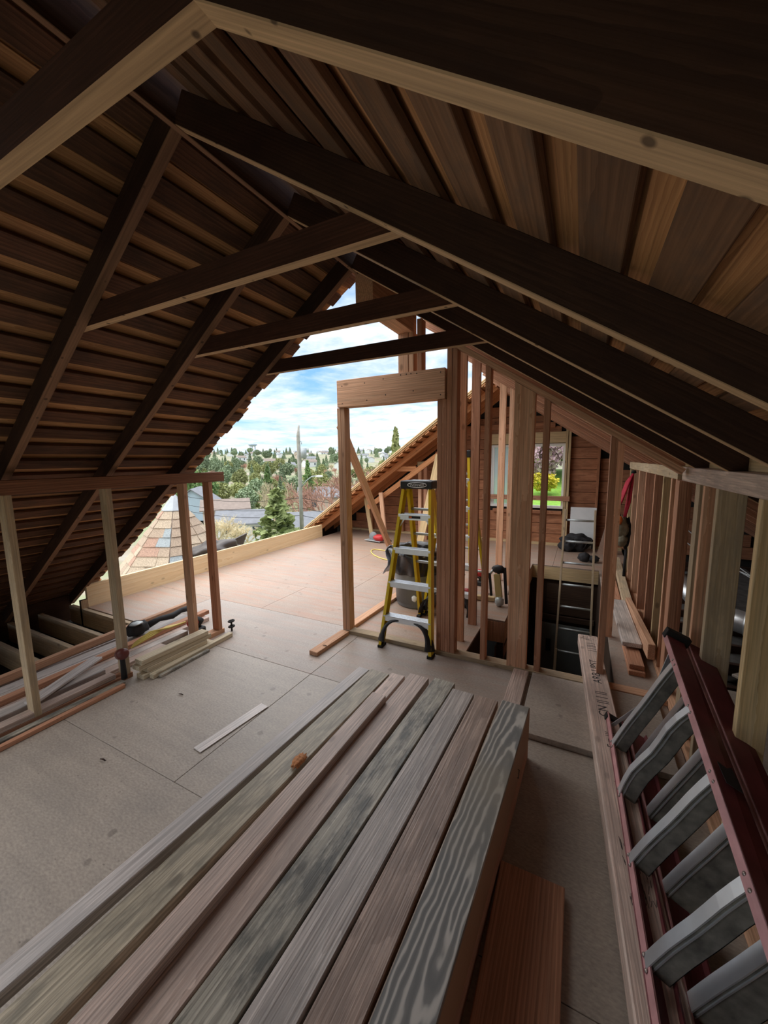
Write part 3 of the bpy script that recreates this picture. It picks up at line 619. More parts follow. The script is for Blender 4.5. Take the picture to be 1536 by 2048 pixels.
# wide board flat on the floor beside the stack
plank('floor_board', (-0.085, -0.6, 0.021), (-0.102, 1.432, 0.021), 0.236, 0.038, 'fir_red', 'wide brown board lying flat between timber and pencilled beam')
plank('floor_lath', (-1.915, 1.31, 0.005), (-1.865, 1.80, 0.005), 0.070, 0.006, 'salv_blue', 'short pale lath stuck to the worn plywood')
plank('floor_stud', (-1.99, 2.50, 0.019), (-1.965, 2.975, 0.019), 0.089, 0.038, 'fir', 'short stud on the floor pointing at the door frame')
plank('floor_stud', (-1.99, 3.08, 0.019), (-1.94, 4.4, 0.019), 0.089, 0.038, 'fir', 'stud lying on the deck behind the door frame')
plank('floor_stud', (-0.352, 2.26, 0.019), (-0.352, 2.975, 0.019), 0.11, 0.038, 'salv_pink', 'short dusty board running to the wide post')
tag(bx('plywood_offcut', -0.27, 0.52, 2.26, 2.975, 0.001, 0.036, 'ply_old'), 'raised plywood piece in front of the stair opening', 'plywood')

# the pencilled beam
BE = empty('pencilled_beam', (0.15, 2.2, 0.0), label='long square beam covered in pencil notes under the red ladder', cat='beam')
b0, b1 = V((0.335, 0.2, 0.062)), V((0.105, 3.63, 0.088))
BM = lum('beam_body', b0, b1, 0.150, 0.09, 'salv_pink', BE, bev=0.006)
bd = (b1 - b0).normalized(); bl = V((0, 0, 1)).cross(bd).normalized(); bn = bd.cross(bl)
def on_beam(y, off):    # point on the top face at depth y, off = metres towards the open floor
    p = b0 + bd * ((y - b0.y) / bd.y); return p + bl * off + bn * 0.0456
for y, off, body, sz in ((3.02, -0.005, 'ARB UPST', 0.075), (2.62, -0.005, 'CN || | ||', 0.075), (3.40, -0.005, '| | || |', 0.07), (2.28, -0.01, 'E = |||', 0.055), (1.96, -0.01, '- - 1 -', 0.05), (1.62, -0.02, '44L', 0.045), (1.33, 0.0, '10F', 0.04), (1.22, 0.0, 'o -', 0.03)):
    R_ = Matrix((bd, bl, bn)).transposed().to_4x4()
    text('pencil_note', body, sz, 'ink', BE, Matrix.Translation(on_beam(y, off)) @ R_, 0.0002)
random.seed(11)
sv, sf = [], []
for k in range(46):
    y = random.uniform(1.40, 1.62); off = random.uniform(-0.05, 0.03); p = on_beam(y, off); q = p + bd * random.uniform(0.02, 0.06) + bl * random.uniform(-0.008, 0.008)
    w_ = bl * 0.0009; n_ = len(sv); sv += [p - w_ + bn * 0.0003, p + w_ + bn * 0.0003, q + w_ + bn * 0.0003, q - w_ + bn * 0.0003]; sf.append((n_, n_ + 1, n_ + 2, n_ + 3))
for k in range(60):
    y = random.uniform(3.52, 3.62); off = random.uniform(-0.06, 0.06); p = on_beam(y, off); q = p + bd * random.uniform(-0.02, 0.02) + bl * random.uniform(-0.03, 0.03)
    w_ = (q - p).cross(bn).normalized() * 0.0009; n_ = len(sv); sv += [p - w_ + bn * 0.0003, p + w_ + bn * 0.0003, q + w_ + bn * 0.0003, q - w_ + bn * 0.0003]; sf.append((n_, n_ + 1, n_ + 2, n_ + 3))
tag(mesh('pencil_scribble', sv, sf, 'ink', BE), kind='stuff')

# ================================================================ RED LADDER ON ITS SIDE
RLd = empty('step_ladder', (0.35, 1.4, 0.0), label='red fibreglass stepladder lying on its side with bent steps', cat='ladder', group='stepladders')
def railpt(y, up, depth):
    """point on a rail: up=0 lower, 1 upper; depth = metres away from the lit face"""
    lo = V((0.190 + (2.5 - y) * 0.032, y, 0.125 + (2.5 - y) * 0.01)); hi = V((0.446, y, 0.71 - (2.5 - y) * 0.118))
    w_ = (hi - lo).normalized(); n_ = V((-w_.z, 0, w_.x))
    return lo.lerp(hi, up) - n_ * depth, w_, n_
def rail(name, up, d0, d1, thick, mat, y0=0.15, y1=2.5):
    vs = []
    for y in (y0, y1):
        p, w_, n_ = railpt(y, up, 0); sgn = -1 if up > 0.5 else 1
        vs += [p - n_ * d0, p - n_ * d1, p - n_ * d1 + w_ * thick * sgn, p - n_ * d0 + w_ * thick * sgn]
    fs = [(0, 1, 2, 3), (7, 6, 5, 4), (0, 4, 5, 1), (1, 5, 6, 2), (2, 6, 7, 3), (3, 7, 4, 0)]
    return mesh(name, vs, fs, mat, RLd)
for up in (0, 1):
    web = rail('front_rail', up, 0.0, 0.085, 0.006, 'redfg')
    for d0 in (0.0, 0.079):
        fl = rail('rail_flange', up, d0, d0 + 0.006, 0.032, 'redfg_pale' if d0 == 0 else 'redfg'); fl.parent = web; fl.matrix_basis = web.matrix_basis.inverted() @ wmat(RLd).inverted()
    wb = rail('rear_rail', up, 0.112, 0.22, 0.006, 'redfg')
    for d0 in (0.112, 0.214):
        fl = rail('rail_flange', up, d0, d0 + 0.006, 0.028, 'redfg_pale' if d0 == 0.112 else 'redfg'); fl.parent = wb; fl.matrix_basis = wb.matrix_basis.inverted() @ wmat(RLd).inverted()
    p, w_, n_ = railpt(2.5, up, 0.05)
    lum('rubber_foot', p + V((0, -0.02, 0)) - n_ * 0.06, p + V((0, -0.02, 0)) + n_ * 0.055, 0.05, 0.05, 'rubber', RLd, up=w_)
def ladstep(y, d0, d1, mat_edge, mat_face, bend=0.0, drop=0.03):
    """one tread between the rails, a channel with front and back lip"""
    st = None
    nseg = 8; rows = []
    for k in range(nseg + 1):
        u = 0.03 + 0.94 * k / nseg; b = bend * math.sin(u * math.pi) * (1 + 0.5 * math.sin(u * 9))
        rows.append((u, b))
    def strip(name, prof, mat, par):
        vs, fs = [], []; m_ = len(prof)
        for u, b in rows:
            for (dd, yy_) in prof:
                p, w_, n_ = railpt(y + yy_, u, dd); vs.append(p + n_ * b * (1 - dd * 4))
        for k in range(nseg):
            for j in range(m_):
                a = k * m_ + j; c = k * m_ + (j + 1) % m_
                fs.append((a, c, c + m_, a + m_))
        fs.append(tuple(range(m_))[::-1]); fs.append(tuple(range(nseg * m_, nseg * m_ + m_)))
        return mesh(name, vs, fs, mat, par)
    st = strip('step', [(d0, 0.0), (d1, 0.0), (d1, 0.004), (d0, 0.004)], mat_face, RLd)
    lp = strip('step_lip', [(d0 - 0.003, -0.006), (d0 + 0.001, -0.006), (d0 + 0.001, drop), (d0 - 0.003, drop)], mat_edge, st)
    lp2 = strip('step_lip', [(d1 - 0.002, 0.0), (d1, 0.0), (d1, drop), (d1 - 0.002, drop)], mat_face, st)
    gr = strip('step_groove', [(d0 + 0.012, -0.004), (d0 + 0.016, -0.004), (d0 + 0.016, 0.003), (d0 + 0.012, 0.003)], mat_edge, st)
    return st
for k, y in enumerate((2.21, 1.875, 1.54, 1.205, 0.87, 0.535, 0.20)):
    ladstep(y, 0.004, 0.070, 'alu', 'alu_dark', bend=0.022 if k == 1 else 0.005, drop=0.034)
    ladstep(y - 0.02, 0.118, 0.215, 'alu', 'alu_dark', bend=0.004, drop=0.04)
    for up in (0, 1):
        for dy in (-0.012, 0.030):
            p, w_, n_ = railpt(y + dy, up, 0)
            q = p + w_ * (-0.016 if up else 0.016)
            lathe('rivet', [(0.007, 0), (0.006, 0.003), (0.0, 0.005)], 'rivet', RLd, Matrix.Translation(q) @ V((0, 0, 1)).rotation_difference(n_).to_matrix().to_4x4(), 10)
for y, u0, u1 in ((2.40, 0.02, 0.40), (2.36, 0.98, 0.62)):   # thin brace straps
    p, _, _ = railpt(y, u0, 0.02); q, _, _ = railpt(y - 0.10, u1, 0.03)
    lum('brace_strap', p, q, 0.02, 0.003, 'alu', RLd, up=(0, 1, 0))
p, w_, n_ = railpt(1.62, 1.0, 0.05)
lum('rail_sticker', p + w_ * 0.0008 + V((0, -0.10, 0)), p + w_ * 0.0008 + V((0, 0.10, 0)), 0.05, 0.0012, 'ink', RLd, up=w_, bev=0)

# ================================================================ YELLOW STEPLADDERS
def stepladder(loc, rz, H, label, nsteps, wb, wt, spread, logo=True, detail=True):
    T = empty('step_ladder', loc, rz, label=label, cat='ladder', group='stepladders')
    Wm = wmat(T)
    def P(x, y, z_): return Wm @ V((x, y, z_))
    ztop = H - 0.075; ytop = 0.30
    def fr(z_): return ytop * z_ / H, wb / 2 + (wt - wb) / 2 * z_ / H     # y, half width
    def channel(name, a, b, out, mat):
        """C-channel rail: web plus two flanges, 'out' = side the web is on"""
        vs, fs = [], []
        d = (V(b) - V(a)).normalized(); side = V((out, 0, 0)); dep = side.cross(d).normalized()
        if dep.y < 0: dep = -dep
        sec = [(0, 0), (0, 0.075), (-0.026, 0.075), (-0.026, 0.070), (-0.005, 0.070), (-0.005, 0.005), (-0.026, 0.005), (-0.026, 0)]
        for q in (V(a), V(b)):
            for o_, dd in sec: vs.append(P(*(q + side * o_ + dep * dd)))
        n_ = 8
        for i in range(n_): fs.append((i, (i + 1) % n_, (i + 1) % n_ + n_, i + n_))
        fs.append((0, 1, 2, 3, 4, 5, 6, 7)); fs.append(tuple(range(15, 7, -1)))
        wi = wmat(T).inverted()
        o = mesh(name, [v for v in vs], fs, mat, None); o.parent = T; o.matrix_basis = wi
        return o
    for s_ in (-1, 1):
        y1, w1 = fr(ztop)
        rl = channel('front_rail', (s_ * wb / 2, 0.0, 0.02), (s_ * w1, y1, ztop), s_, 'yellow')
        bk = channel('rear_rail', (s_ * (wb / 2 - 0.06), spread, 0.02), (s_ * (w1 - 0.02), y1 + 0.06, ztop), s_, 'yellow')
        lum('foot_pad', P(s_ * wb / 2 - s_ * 0.016, -0.005, 0.012), P(s_ * wb / 2 - s_ * 0.016, 0.085, 0.012), 0.045, 0.024, 'rubber', T)
        lum('foot_pad', P(s_ * (wb / 2 - 0.075), spread - 0.04, 0.012), P(s_ * (wb / 2 - 0.075), spread + 0.05, 0.012), 0.04, 0.024, 'rubber', T)
        # curved black corner brace under the bottom step
        pts = []
        for k in range(9):
            a_ = k / 8; pts.append(P(s_ * (wb / 2 - 0.02 - 0.155 * a_ ** 1.8), 0.02 + fr(0.26)[0] * a_, 0.06 + 0.20 * (1 - (1 - a_) ** 1.9)))
        tube('corner_brace', pts, [0.046 - 0.022 * k / 8 for k in range(9)], 'blackp', T, 8, flat=0.45)
        pts = [P(s_ * (wb / 2 - 0.09 - 0.12 * (k / 6) ** 1.8), spread - 0.03 * k / 6, 0.05 + 0.17 * (1 - (1 - k / 6) ** 1.9)) for k in range(7)]
        tube('corner_brace', pts, [0.034 - 0.016 * k / 6 for k in range(7)], 'blackp', T, 8, flat=0.45)
        for k in range(nsteps):
            z_ = 0.285 + k * (H - 0.285) / nsteps; yy_, hw = fr(z_)
            lathe('rivet', [(0.006, 0), (0.005, 0.003), (0, 0.004)], 'alu', T, Matrix.Translation(P(s_ * (hw - 0.012), yy_ - 0.001, z_ - 0.02)) @ (Wm.to_3x3() @ Matrix.Rotation(math.pi / 2, 3, 'X')).to_4x4(), 8)
    for k in range(nsteps):
        z_ = 0.285 + k * (H - 0.285) / nsteps; yy_, hw = fr(z_)
        st = lum('step', P(-hw + 0.006, yy_ + 0.036, z_), P(hw - 0.006, yy_ + 0.036, z_), 0.082, 0.006, 'alu', T)
        l1 = lum('step_lip', P(-hw + 0.006, yy_ - 0.003, z_ - 0.022), P(hw - 0.006, yy_ - 0.003, z_ - 0.022), 0.004, 0.05, 'alu', st)
        lum('step_lip', P(-hw + 0.006, yy_ + 0.076, z_ - 0.015), P(hw - 0.006, yy_ + 0.076, z_ - 0.015), 0.003, 0.035, 'alu', st)
        if detail:
            for q in range(4): lum('tread_rib', P(-hw + 0.008, yy_ + 0.012 + q * 0.018, z_ + 0.004), P(hw - 0.008, yy_ + 0.012 + q * 0.018, z_ + 0.004), 0.005, 0.003, 'alu', st, bev=0)
        if k in (nsteps - 1,):
            for s_ in (-1, 1): lum('step_strut', P(s_ * (hw - 0.01), yy_ + 0.02, z_ - 0.11), P(s_ * (hw - 0.075), yy_ + 0.02, z_ - 0.01), 0.014, 0.003, 'alu', T, up=(0, 1, 0))
    for z_ in ((0.35, 0.65, 0.95, 1.2) if H < 1.6 else (0.3, 0.6, 0.9, 1.2, 1.5)):
        f = z_ / H; yb = spread + (ytop + 0.06 - spread) * f; hw = wb / 2 - 0.06 + (wt / 2 - wb / 2 + 0.04) * f
        lum('rear_bar', P(-hw, yb + 0.03, z_), P(hw, yb + 0.03, z_), 0.025, 0.022, 'alu_dull', T)
    y1, w1 = fr(H)
    cap = lum('top_cap', P(-w1 - 0.018, y1 + 0.055, H - 0.036), P(w1 + 0.018, y1 + 0.055, H - 0.036), 0.155, 0.072, 'blackp', T, bev=0.008)
    lum('cap_tray', P(-w1 * 0.55, y1 + 0.06, H + 0.002), P(w1 * 0.75, y1 + 0.06, H + 0.002), 0.08, 0.004, 'alu_dull', cap)
    if logo:
        yf = y1 + 0.055 - 0.0785
        Rx = (Wm.to_3x3() @ Matrix.Rotation(math.pi / 2, 3, 'X')).to_4x4()
        ring = []; 
        for k in range(28):
            a_ = 2 * math.pi * k / 28; ring.append(P(0.012 + 0.090 * math.cos(a_), yf, H - 0.036 + 0.021 * math.sin(a_)))
        tube('logo_ring', ring, 0.0035, 'white', cap, 6, closed=True)
        text('lettering', 'WERNER', 0.030, 'white', cap, Matrix.Translation(P(0.012, yf, H - 0.037)) @ Rx @ Matrix.Diagonal((1.15, 1, 1, 1)), 0.001)
        # sticker on the upper step
        zs = 0.285 + (nsteps - 1) * (H - 0.285) / nsteps; ys, hs = fr(zs)
        lum('warning_sticker', P(-0.05, ys - 0.0062, zs - 0.02), P(0.06, ys - 0.0062, zs - 0.02), 0.001, 0.022, 'ink', T, bev=0)
        lum('warning_sticker', P(-0.045, ys - 0.007, zs - 0.02), P(-0.02, ys - 0.007, zs - 0.02), 0.001, 0.014, 'orange', T, bev=0)
    return T
stepladder((-1.305, 2.875, 0.0), 0.0, 1.475, 'yellow stepladder with a branded black cap straddling the door sill', 4, 0.50, 0.27, 0.80)
stepladder((-1.20, 3.72, 0.0), 0.0, 1.75, 'taller yellow stepladder half hidden behind the partition studs', 5, 0.54, 0.28, 0.95, logo=False, detail=False)

# ================================================================ BIN
BN = empty('dustbin', (-1.66, 4.06, 0.0), label='grey plastic dustbin with a black liner behind the yellow ladder', cat='bin')
lathe('bin_body', [(0.0, 0.004), (0.225, 0.0), (0.24, 0.012), (0.262, 0.3), (0.285, 0.60), (0.30, 0.61), (0.30, 0.64), (0.275, 0.64), (0.25, 0.05), (0.0, 0.04)], 'can', BN, Matrix.Translation((-1.66, 4.06, 0)), 40)
random.seed(4)
def wob(a, z_): return 0.05 * math.sin(a * 7 + z_ * 9) + 0.035 * math.sin(a * 13 - z_ * 14)
lathe('bin_liner', [(0.22, 0.30), (0.25, 0.62), (0.285, 0.668), (0.325, 0.655), (0.318, 0.60), (0.31, 0.50), (0.304, 0.43), (0.300, 0.40), (0.296, 0.395)], 'bag', BN, Matrix.Translation((-1.66, 4.06, 0)), 96, wob=wob)
fl = []
for k in range(7):
    for j in range(4):
        fl.append((-1.985 - 0.03 * math.sin(k * 1.3) - 0.035 * (k / 6), 3.93 + 0.075 * j + 0.012 * math.sin(k + j * 2), 0.66 - 0.055 * k + 0.008 * math.sin(j * 2.2)))
fo = mesh('liner_flap', fl, [(k * 4 + j, k * 4 + j + 1, k * 4 + j + 5, k * 4 + j + 4) for k in range(6) for j in range(3)], 'bag_lit', BN, smooth=True)
md = fo.modifiers.new('thickness', 'SOLIDIFY'); md.thickness = 0.006
blob('plaster_splash', (-1.60, 3.815, 0.13), (0.035, 0.012, 0.04), 'white', BN, 0.4, 4, 2)

# ================================================================ EXTENSION LADDER IN THE STAIRWELL
EL = empty('extension_ladder', (0.0, 5.6, -2.75), label='straight ladder with pale rails rising out of the stairwell', cat='ladder')
def el(f, x): return V((x, 5.35 + f * 0.95, -2.75 + f * 3.65))
for a, b in ((-0.25, -0.205), (0.225, 0.185)):
    lum('rail', el(0, a), el(1, b), 0.026, 0.07, 'spruce_grey', EL, up=(0, -1, 0.2))
    lum('rail', el(0, a + (0.03 if a < 0 else -0.03)) + V((0, -0.06, 0)), el(0.47, a + (0.03 if a < 0 else -0.03)) + V((0, -0.06, 0)), 0.026, 0.07, 'spruce_grey', EL, up=(0, -1, 0.2))
for k in range(12):
    f = 0.04 + k * 0.0835
    if f < 1: tube('rung', [el(f, -0.24 + 0.03 * f), el(f, 0.22 - 0.03 * f)], 0.016, 'alu_dull', EL, 10)

# ================================================================ LUMBER BEYOND THE LOW WALL
GL = 'lumber behind the knee wall'
random.seed(3)
rows = [(-3.27, 0.2, 2.02, 0.09, 'salv_brown', 'brown board tight against the knee wall studs'),
        (-3.37, -0.3, 2.30, 0.09, 'salv_grey', 'grey board second from the knee wall'),
        (-3.47, -0.4, 2.62, 0.09, 'salv_pink', 'pinkish long board ending past the last knee wall stud'),
        (-3.58, -0.4, 2.35, 0.10, 'salv_grey', 'long greyed board in the middle of the pile behind the knee wall'),
        (-3.70, -0.2, 2.55, 0.11, 'salv_blue', 'broad pale board in the pile behind the knee wall'),
        (-3.84, -0.2, 2.05, 0.12, 'salv_grey', 'broad dusty board beside the open joist bay')]
for i, (x, y0, y1, w_, m_, lb) in enumerate(rows):
    zc_ = 0.021 + (0.0 if i != 2 else 0.0)
    plank('lumber_board', (x + 0.05, y0, zc_), (x - 0.02, y1, zc_), w_, 0.04, m_, lb, group=GL)
plank('lumber_board', (-3.42, 0.4, 0.063), (-3.55, 2.68, 0.063), 0.07, 0.04, 'fir_red', 'reddish strip lying on top of the pile behind the knee wall', group=GL)
plank('lumber_board', (-3.68, -0.2, 0.075), (-3.90, 2.70, 0.075), 0.05, 0.06, 'fir', 'long clean batten along the edge of the joist bay', group=GL)
plank('lumber_board', (-3.23, 0.5, 0.063), (-3.25, 1.50, 0.063), 0.075, 0.04, 'salv_grey', 'short grey stud behind the mallet', group=GL)
plank('lumber_board', (-3.16, 1.02, 0.105), (-3.42, 1.55, 0.108), 0.085, 0.02, 'salv_blue', 'short pale offcut laid slantwise over the knee wall pile', group=GL)
plank('lumber_board', (-3.10, 0.3, 0.060), (-3.115, 1.50, 0.060), 0.075, 0.038, 'salv_pink', 'dusty board resting on the sole plate of the knee wall', group=GL)
plank('lumber_board', (-3.01, -0.4, 0.020), (-3.01, 1.52, 0.020), 0.05, 0.038, 'salv_dark', 'dark batten along the foot of the knee wall', group=GL)
plank('lumber_board', (-2.955, 0.62, 0.017), (-2.975, 1.50, 0.017), 0.035, 0.03, 'fir_red', 'thin reddish batten along the foot of the knee wall', group=GL)
plank('lumber_board', (-2.93, 0.2, 0.02), (-2.95, 0.58, 0.02), 0.05, 0.036, 'spruce', 'pale stub at the end of the thin reddish batten', group=GL)
# neat pile of pale studs
GP = 'pale studs piled by the knee wall'
specs = [(-3.085, 1.62, 2.22, 3, 'topmost pale stud of the neat pile'), (-3.09, 1.60, 2.25, 2, 'pale stud second from the top of the neat pile'),
         (-3.085, 1.66, 2.20, 1, 'pale stud third from the top of the neat pile'), (-3.08, 1.62, 2.27, 0, 'bottom pale stud of the neat pile')]
for x, y0, y1, k, lb in specs:
    plank('pale_stud', (x + 0.10, y0, 0.0195 + k * 0.039), (x + 0.10, y1, 0.0195 + k * 0.039), 0.089, 0.038, 'spruce_white', lb, group=GP)
plank('pale_stud', (-2.90, 1.66, 0.02), (-2.94, 2.46, 0.02), 0.05, 0.038, 'spruce_white', 'single pale stud leading out of the neat pile', group=GP)
plank('dark_stick', (-2.86, 1.70, 0.012), (-2.875, 2.16, 0.012), 0.03, 0.022, 'salv_dark', 'dark round-ended stick in front of the neat pale pile')
# mallet
ML = empty('mallet', (-3.03, 1.535, 0.04), label='dark red mallet standing upright at the knee wall stud', cat='mallet')
lathe('handle', [(0.022, 0.0), (0.020, 0.06), (0.017, 0.14), (0.020, 0.17)], 'rubber', ML, Matrix.Translation((-3.03, 1.535, 0.04)), 14)
lathe('head', [(0.0, -0.062), (0.034, -0.06), (0.042, -0.045), (0.040, 0.0), (0.042, 0.045), (0.034, 0.06), (0.0, 0.062)], 'wood_mallet', ML, Matrix.Translation((-3.03, 1.535, 0.235)) @ Matrix.Rotation(math.radians(68), 4, 'Y') @ Matrix.Rotation(0.3, 4, 'X'), 20)
# tools on the pile
TB = empty('tool_bag', (-3.70, 2.15, 0.045), label='black nylon tool bag with rolled straps on the lumber pile', cat='tool bag')
blob('bag_body', (-3.68, 2.02, 0.115), (0.07, 0.10, 0.07), 'nylon', TB, 0.25, 2.5, 3, 1)
tube('strap', [(-3.68, 2.1, 0.10), (-3.70, 2.25, 0.115), (-3.69, 2.38, 0.10), (-3.72, 2.5, 0.11), (-3.72, 2.62, 0.10)], [0.035, 0.025, 0.032, 0.026, 0.034], 'nylon', TB, 10)
blob('buckle', (-3.65, 2.0, 0.175), (0.05, 0.06, 0.012), 'alu_dull', TB, 0.2, 3, 2, 2)
YT = empty('rope_coil', (-3.42, 2.1, 0.05), label='dirty yellow rope bunched on the lumber pile', cat='rope')
random.seed(8)
for k in range(4):
    tube('strand', [(-3.36 - 0.02 * k, 1.78 + 0.02 * k, 0.10), (-3.38 - 0.01 * k, 1.98, 0.12 + 0.01 * k), (-3.42 + 0.015 * k, 2.14, 0.13), (-3.40 + 0.02 * k, 2.28, 0.11 + 0.01 * k)], 0.008, 'cord', YT, 6)
DR = empty('cordless_drill', (-3.28, 2.36, 0.0), label='red and black cordless drill between the last knee wall studs', cat='drill')
blob('motor_body', (-3.30, 2.36, 0.115), (0.055, 0.075, 0.045), 'rubber', DR, 0.12, 2, 3, 3)
blob('red_shell', (-3.285, 2.315, 0.125), (0.047, 0.055, 0.04), 'redtool', DR, 0.1, 2, 3, 4)
lum('battery', (-3.27, 2.31, 0.035), (-3.27, 2.42, 0.035), 0.085, 0.065, 'blackp', DR, bev=0.012)
tube('handle', [(-3.28, 2.37, 0.10), (-3.27, 2.37, 0.06)], 0.022, 'rubber', DR, 10)
SC = empty('clamp', (-3.0, 2.56, 0.0), label='small black clamp on the deck beside the last knee wall stud', cat='clamp')
tube('loop', [(-3.03 + 0.022 * math.cos(a * 0.7), 2.55 + 0.03 * math.sin(a * 0.7), 0.10) for a in range(9)], 0.008, 'rubber', SC, 6, closed=True)
tube('loop', [(-3.03 + 0.022 * math.cos(a * 0.7), 2.55 + 0.03 * math.sin(a * 0.7), 0.045) for a in range(9)], 0.008, 'rubber', SC, 6, closed=True)
tube('bar', [(-3.03, 2.55, 0.0), (-3.03, 2.55, 0.11)], 0.009, 'rubber', SC, 6)

# ================================================================ LUMBER ALONG THE OTHER STUD WALL
GQ = 'lumber along the stud wall'
plank('lumber_board', (0.43, 3.62, 0.115), (0.40, 4.72, 0.115), 0.14, 0.038, 'salv_grey', 'weathered plank on top of the short pile by the stud wall', group=GQ)
plank('lumber_board', (0.44, 3.35, 0.058), (0.43, 4.5, 0.058), 0.10, 0.036, 'fir_red', 'brown board in the middle of the short pile by the stud wall', group=GQ)
plank('lumber_board', (0.44, 3.32, 0.019), (0.43, 4.5, 0.019), 0.11, 0.036, 'fir_red', 'brown board at the bottom of the short pile by the stud wall', group=GQ)
plank('lumber_board', (0.535, 3.42, 0.17), (0.50, 4.75, 0.10), 0.05, 0.12, 'fir', 'plank on edge leaning against the stud wall', group=GQ)
plank('lumber_board', (0.50, 4.80, 0.06), (0.525, 6.9, 0.06), 0.09, 0.10, 'spruce_grey', 'long pale timber along the foot of the far studs', group=GQ)
plank('lumber_board', (0.40, 4.95, 0.045), (0.40, 6.6, 0.045), 0.10, 0.036, 'fir_red', 'reddish board beside the long pale timber', group=GQ)

# ================================================================ TOOLS NEAR THE STAIR OPENING
NG = empty('nail_gun', (-0.80, 4.34, 0.0), label='black framing nailer with a yellow magazine propped at the stair edge', cat='nail gun')
lum('frame_bar', (-0.70, 4.36, 0.03), (-0.735, 4.38, 0.44), 0.03, 0.03, 'rubber', NG, up=(0, 1, 0))
lum('frame_bar', (-0.87, 4.36, 0.10), (-0.90, 4.38, 0.36), 0.025, 0.03, 'rubber', NG, up=(0, 1, 0))
lum('magazine', (-0.78, 4.35, 0.09), (-0.815, 4.37, 0.36), 0.075, 0.03, 'yellowtool', NG, up=(0, 1, 0), bev=0.006)
blob('motor_head', (-0.80, 4.38, 0.415), (0.075, 0.04, 0.05), 'blackp', NG, 0.15, 2.5, 3, 5)
tube('trigger_guard', [(-0.90, 4.38, 0.34), (-0.865, 4.38, 0.395), (-0.81, 4.38, 0.40), (-0.80, 4.38, 0.36)], 0.014, 'alu_dull', NG, 8)
blob('nose_piece', (-0.775, 4.33, 0.055), (0.05, 0.045, 0.055), 'alu_dull', NG, 0.25, 3, 3, 6)
plank('straight_edge', (-0.70, 4.75, 0.008), (-0.72, 4.95, 0.008), 0.10, 0.012, 'rubber', 'flat black guide plate behind the nail gun', 'tool')
plank('floor_stud', (-1.15, 4.42, 0.03), (-0.85, 4.46, 0.03), 0.06, 0.05, 'spruce', 'pale block under the nail gun')
for (x, y, nm, lb) in ((-1.17, 4.97, 'impact_driver', 'red impact driver on the deck behind the stair studs'), (-1.10, 4.14, 'circular_drill', 'red cordless drill on the deck by the dustbin')):
    T = empty('cordless_drill', (x, y, 0.0), label=lb, cat='drill')
    blob('body', (x, y, 0.17), (0.075, 0.05, 0.05), 'redtool', T, 0.15, 2, 3, 7)
    tube('handle', [(x + 0.02, y, 0.14), (x + 0.035, y, 0.06)], 0.024, 'rubber', T, 10)
    lum('battery', (x - 0.02, y, 0.03), (x + 0.08, y, 0.03), 0.075, 0.06, 'blackp', T, bev=0.01)

# saw and cord on the far deck
SWt = empty('circular_saw', (-3.62, 6.80, 0.0), label='red circular saw lying on the sunny deck', cat='saw')
lum('base_plate', (-3.95, 6.88, 0.03), (-3.55, 6.80, 0.03), 0.16, 0.012, 'alu_dull', SWt)
lathe('blade_guard', [(0.0, 0), (0.085, 0), (0.095, 0.02), (0.085, 0.04), (0, 0.045)], 'can', SWt, Matrix.Translation((-3.80, 6.90, 0.10)) @ Matrix.Rotation(math.pi / 2 - 0.2, 4, 'X'), 24)
blob('motor', (-3.62, 6.80, 0.10), (0.13, 0.08, 0.065), 'redtool', SWt, 0.2, 2, 3, 8)
tube('handle', [(-3.50, 6.78, 0.06), (-3.40, 6.75, 0.11), (-3.32, 6.74, 0.06)], 0.022, 'rubber', SWt, 8)
random.seed(5)
tag(tube('yellow_cable', [(-3.34 + 0.02 * k + 0.30 * math.sin(k * 0.42), 6.62 - 0.055 * k + 0.12 * math.cos(k * 0.6), 0.012) for k in range(22)], 0.009, 'cord', None, 6), 'thin yellow cord snaking from the circular saw', 'cable')

# braces and posts below the far slope
plank('brace_post', (-4.06, 7.30, 0.005), (-4.20, 7.30, 0.86), 0.089, 0.04, 'spruce', 'pale leaning stud below the far roof slope', 'post', up=(0, 1, 0))
plank('brace_post', (-3.55, 6.95, 0.005), (-3.68, 7.02, 1.0), 0.085, 0.04, 'fir', 'pale stud behind the diagonal brace', 'post', up=(0, 1, 0))
CP = empty('corner_post', (-2.93, 7.45, 0.0), label='pair of pale posts under one cap below the far slope', cat='post')
bx('post', -3.02, -2.95, 7.42, 7.51, 0.0, 1.52, 'fir', CP); bx('post', -2.90, -2.83, 7.42, 7.51, 0.0, 1.52, 'fir_red', CP); bx('cap_block', -3.03, -2.82, 7.41, 7.52, 1.52, 1.62, 'spruce', CP)
plank('leaning_plank', (-2.78, 6.9, 0.01), (-2.45, 7.1, 1.75), 0.14, 0.038, 'spruce', 'pale plank leaning beside the paired posts', up=(0, 1, 0))
bx_d = plank('stub_beam', (-3.5, 7.16, 1.48), (-2.95, 7.16, 1.48), 0.04, 0.10, 'far_wood', 'short orange stub beam under the far rafters', 'beam')
plank('lower_rafter', (-4.05, 7.12, 0.66), (-2.35, 7.12, 1.84), 0.04, 0.10, 'far_wood', 'sistered orange rafter below the far slope', 'beam', up=nL)

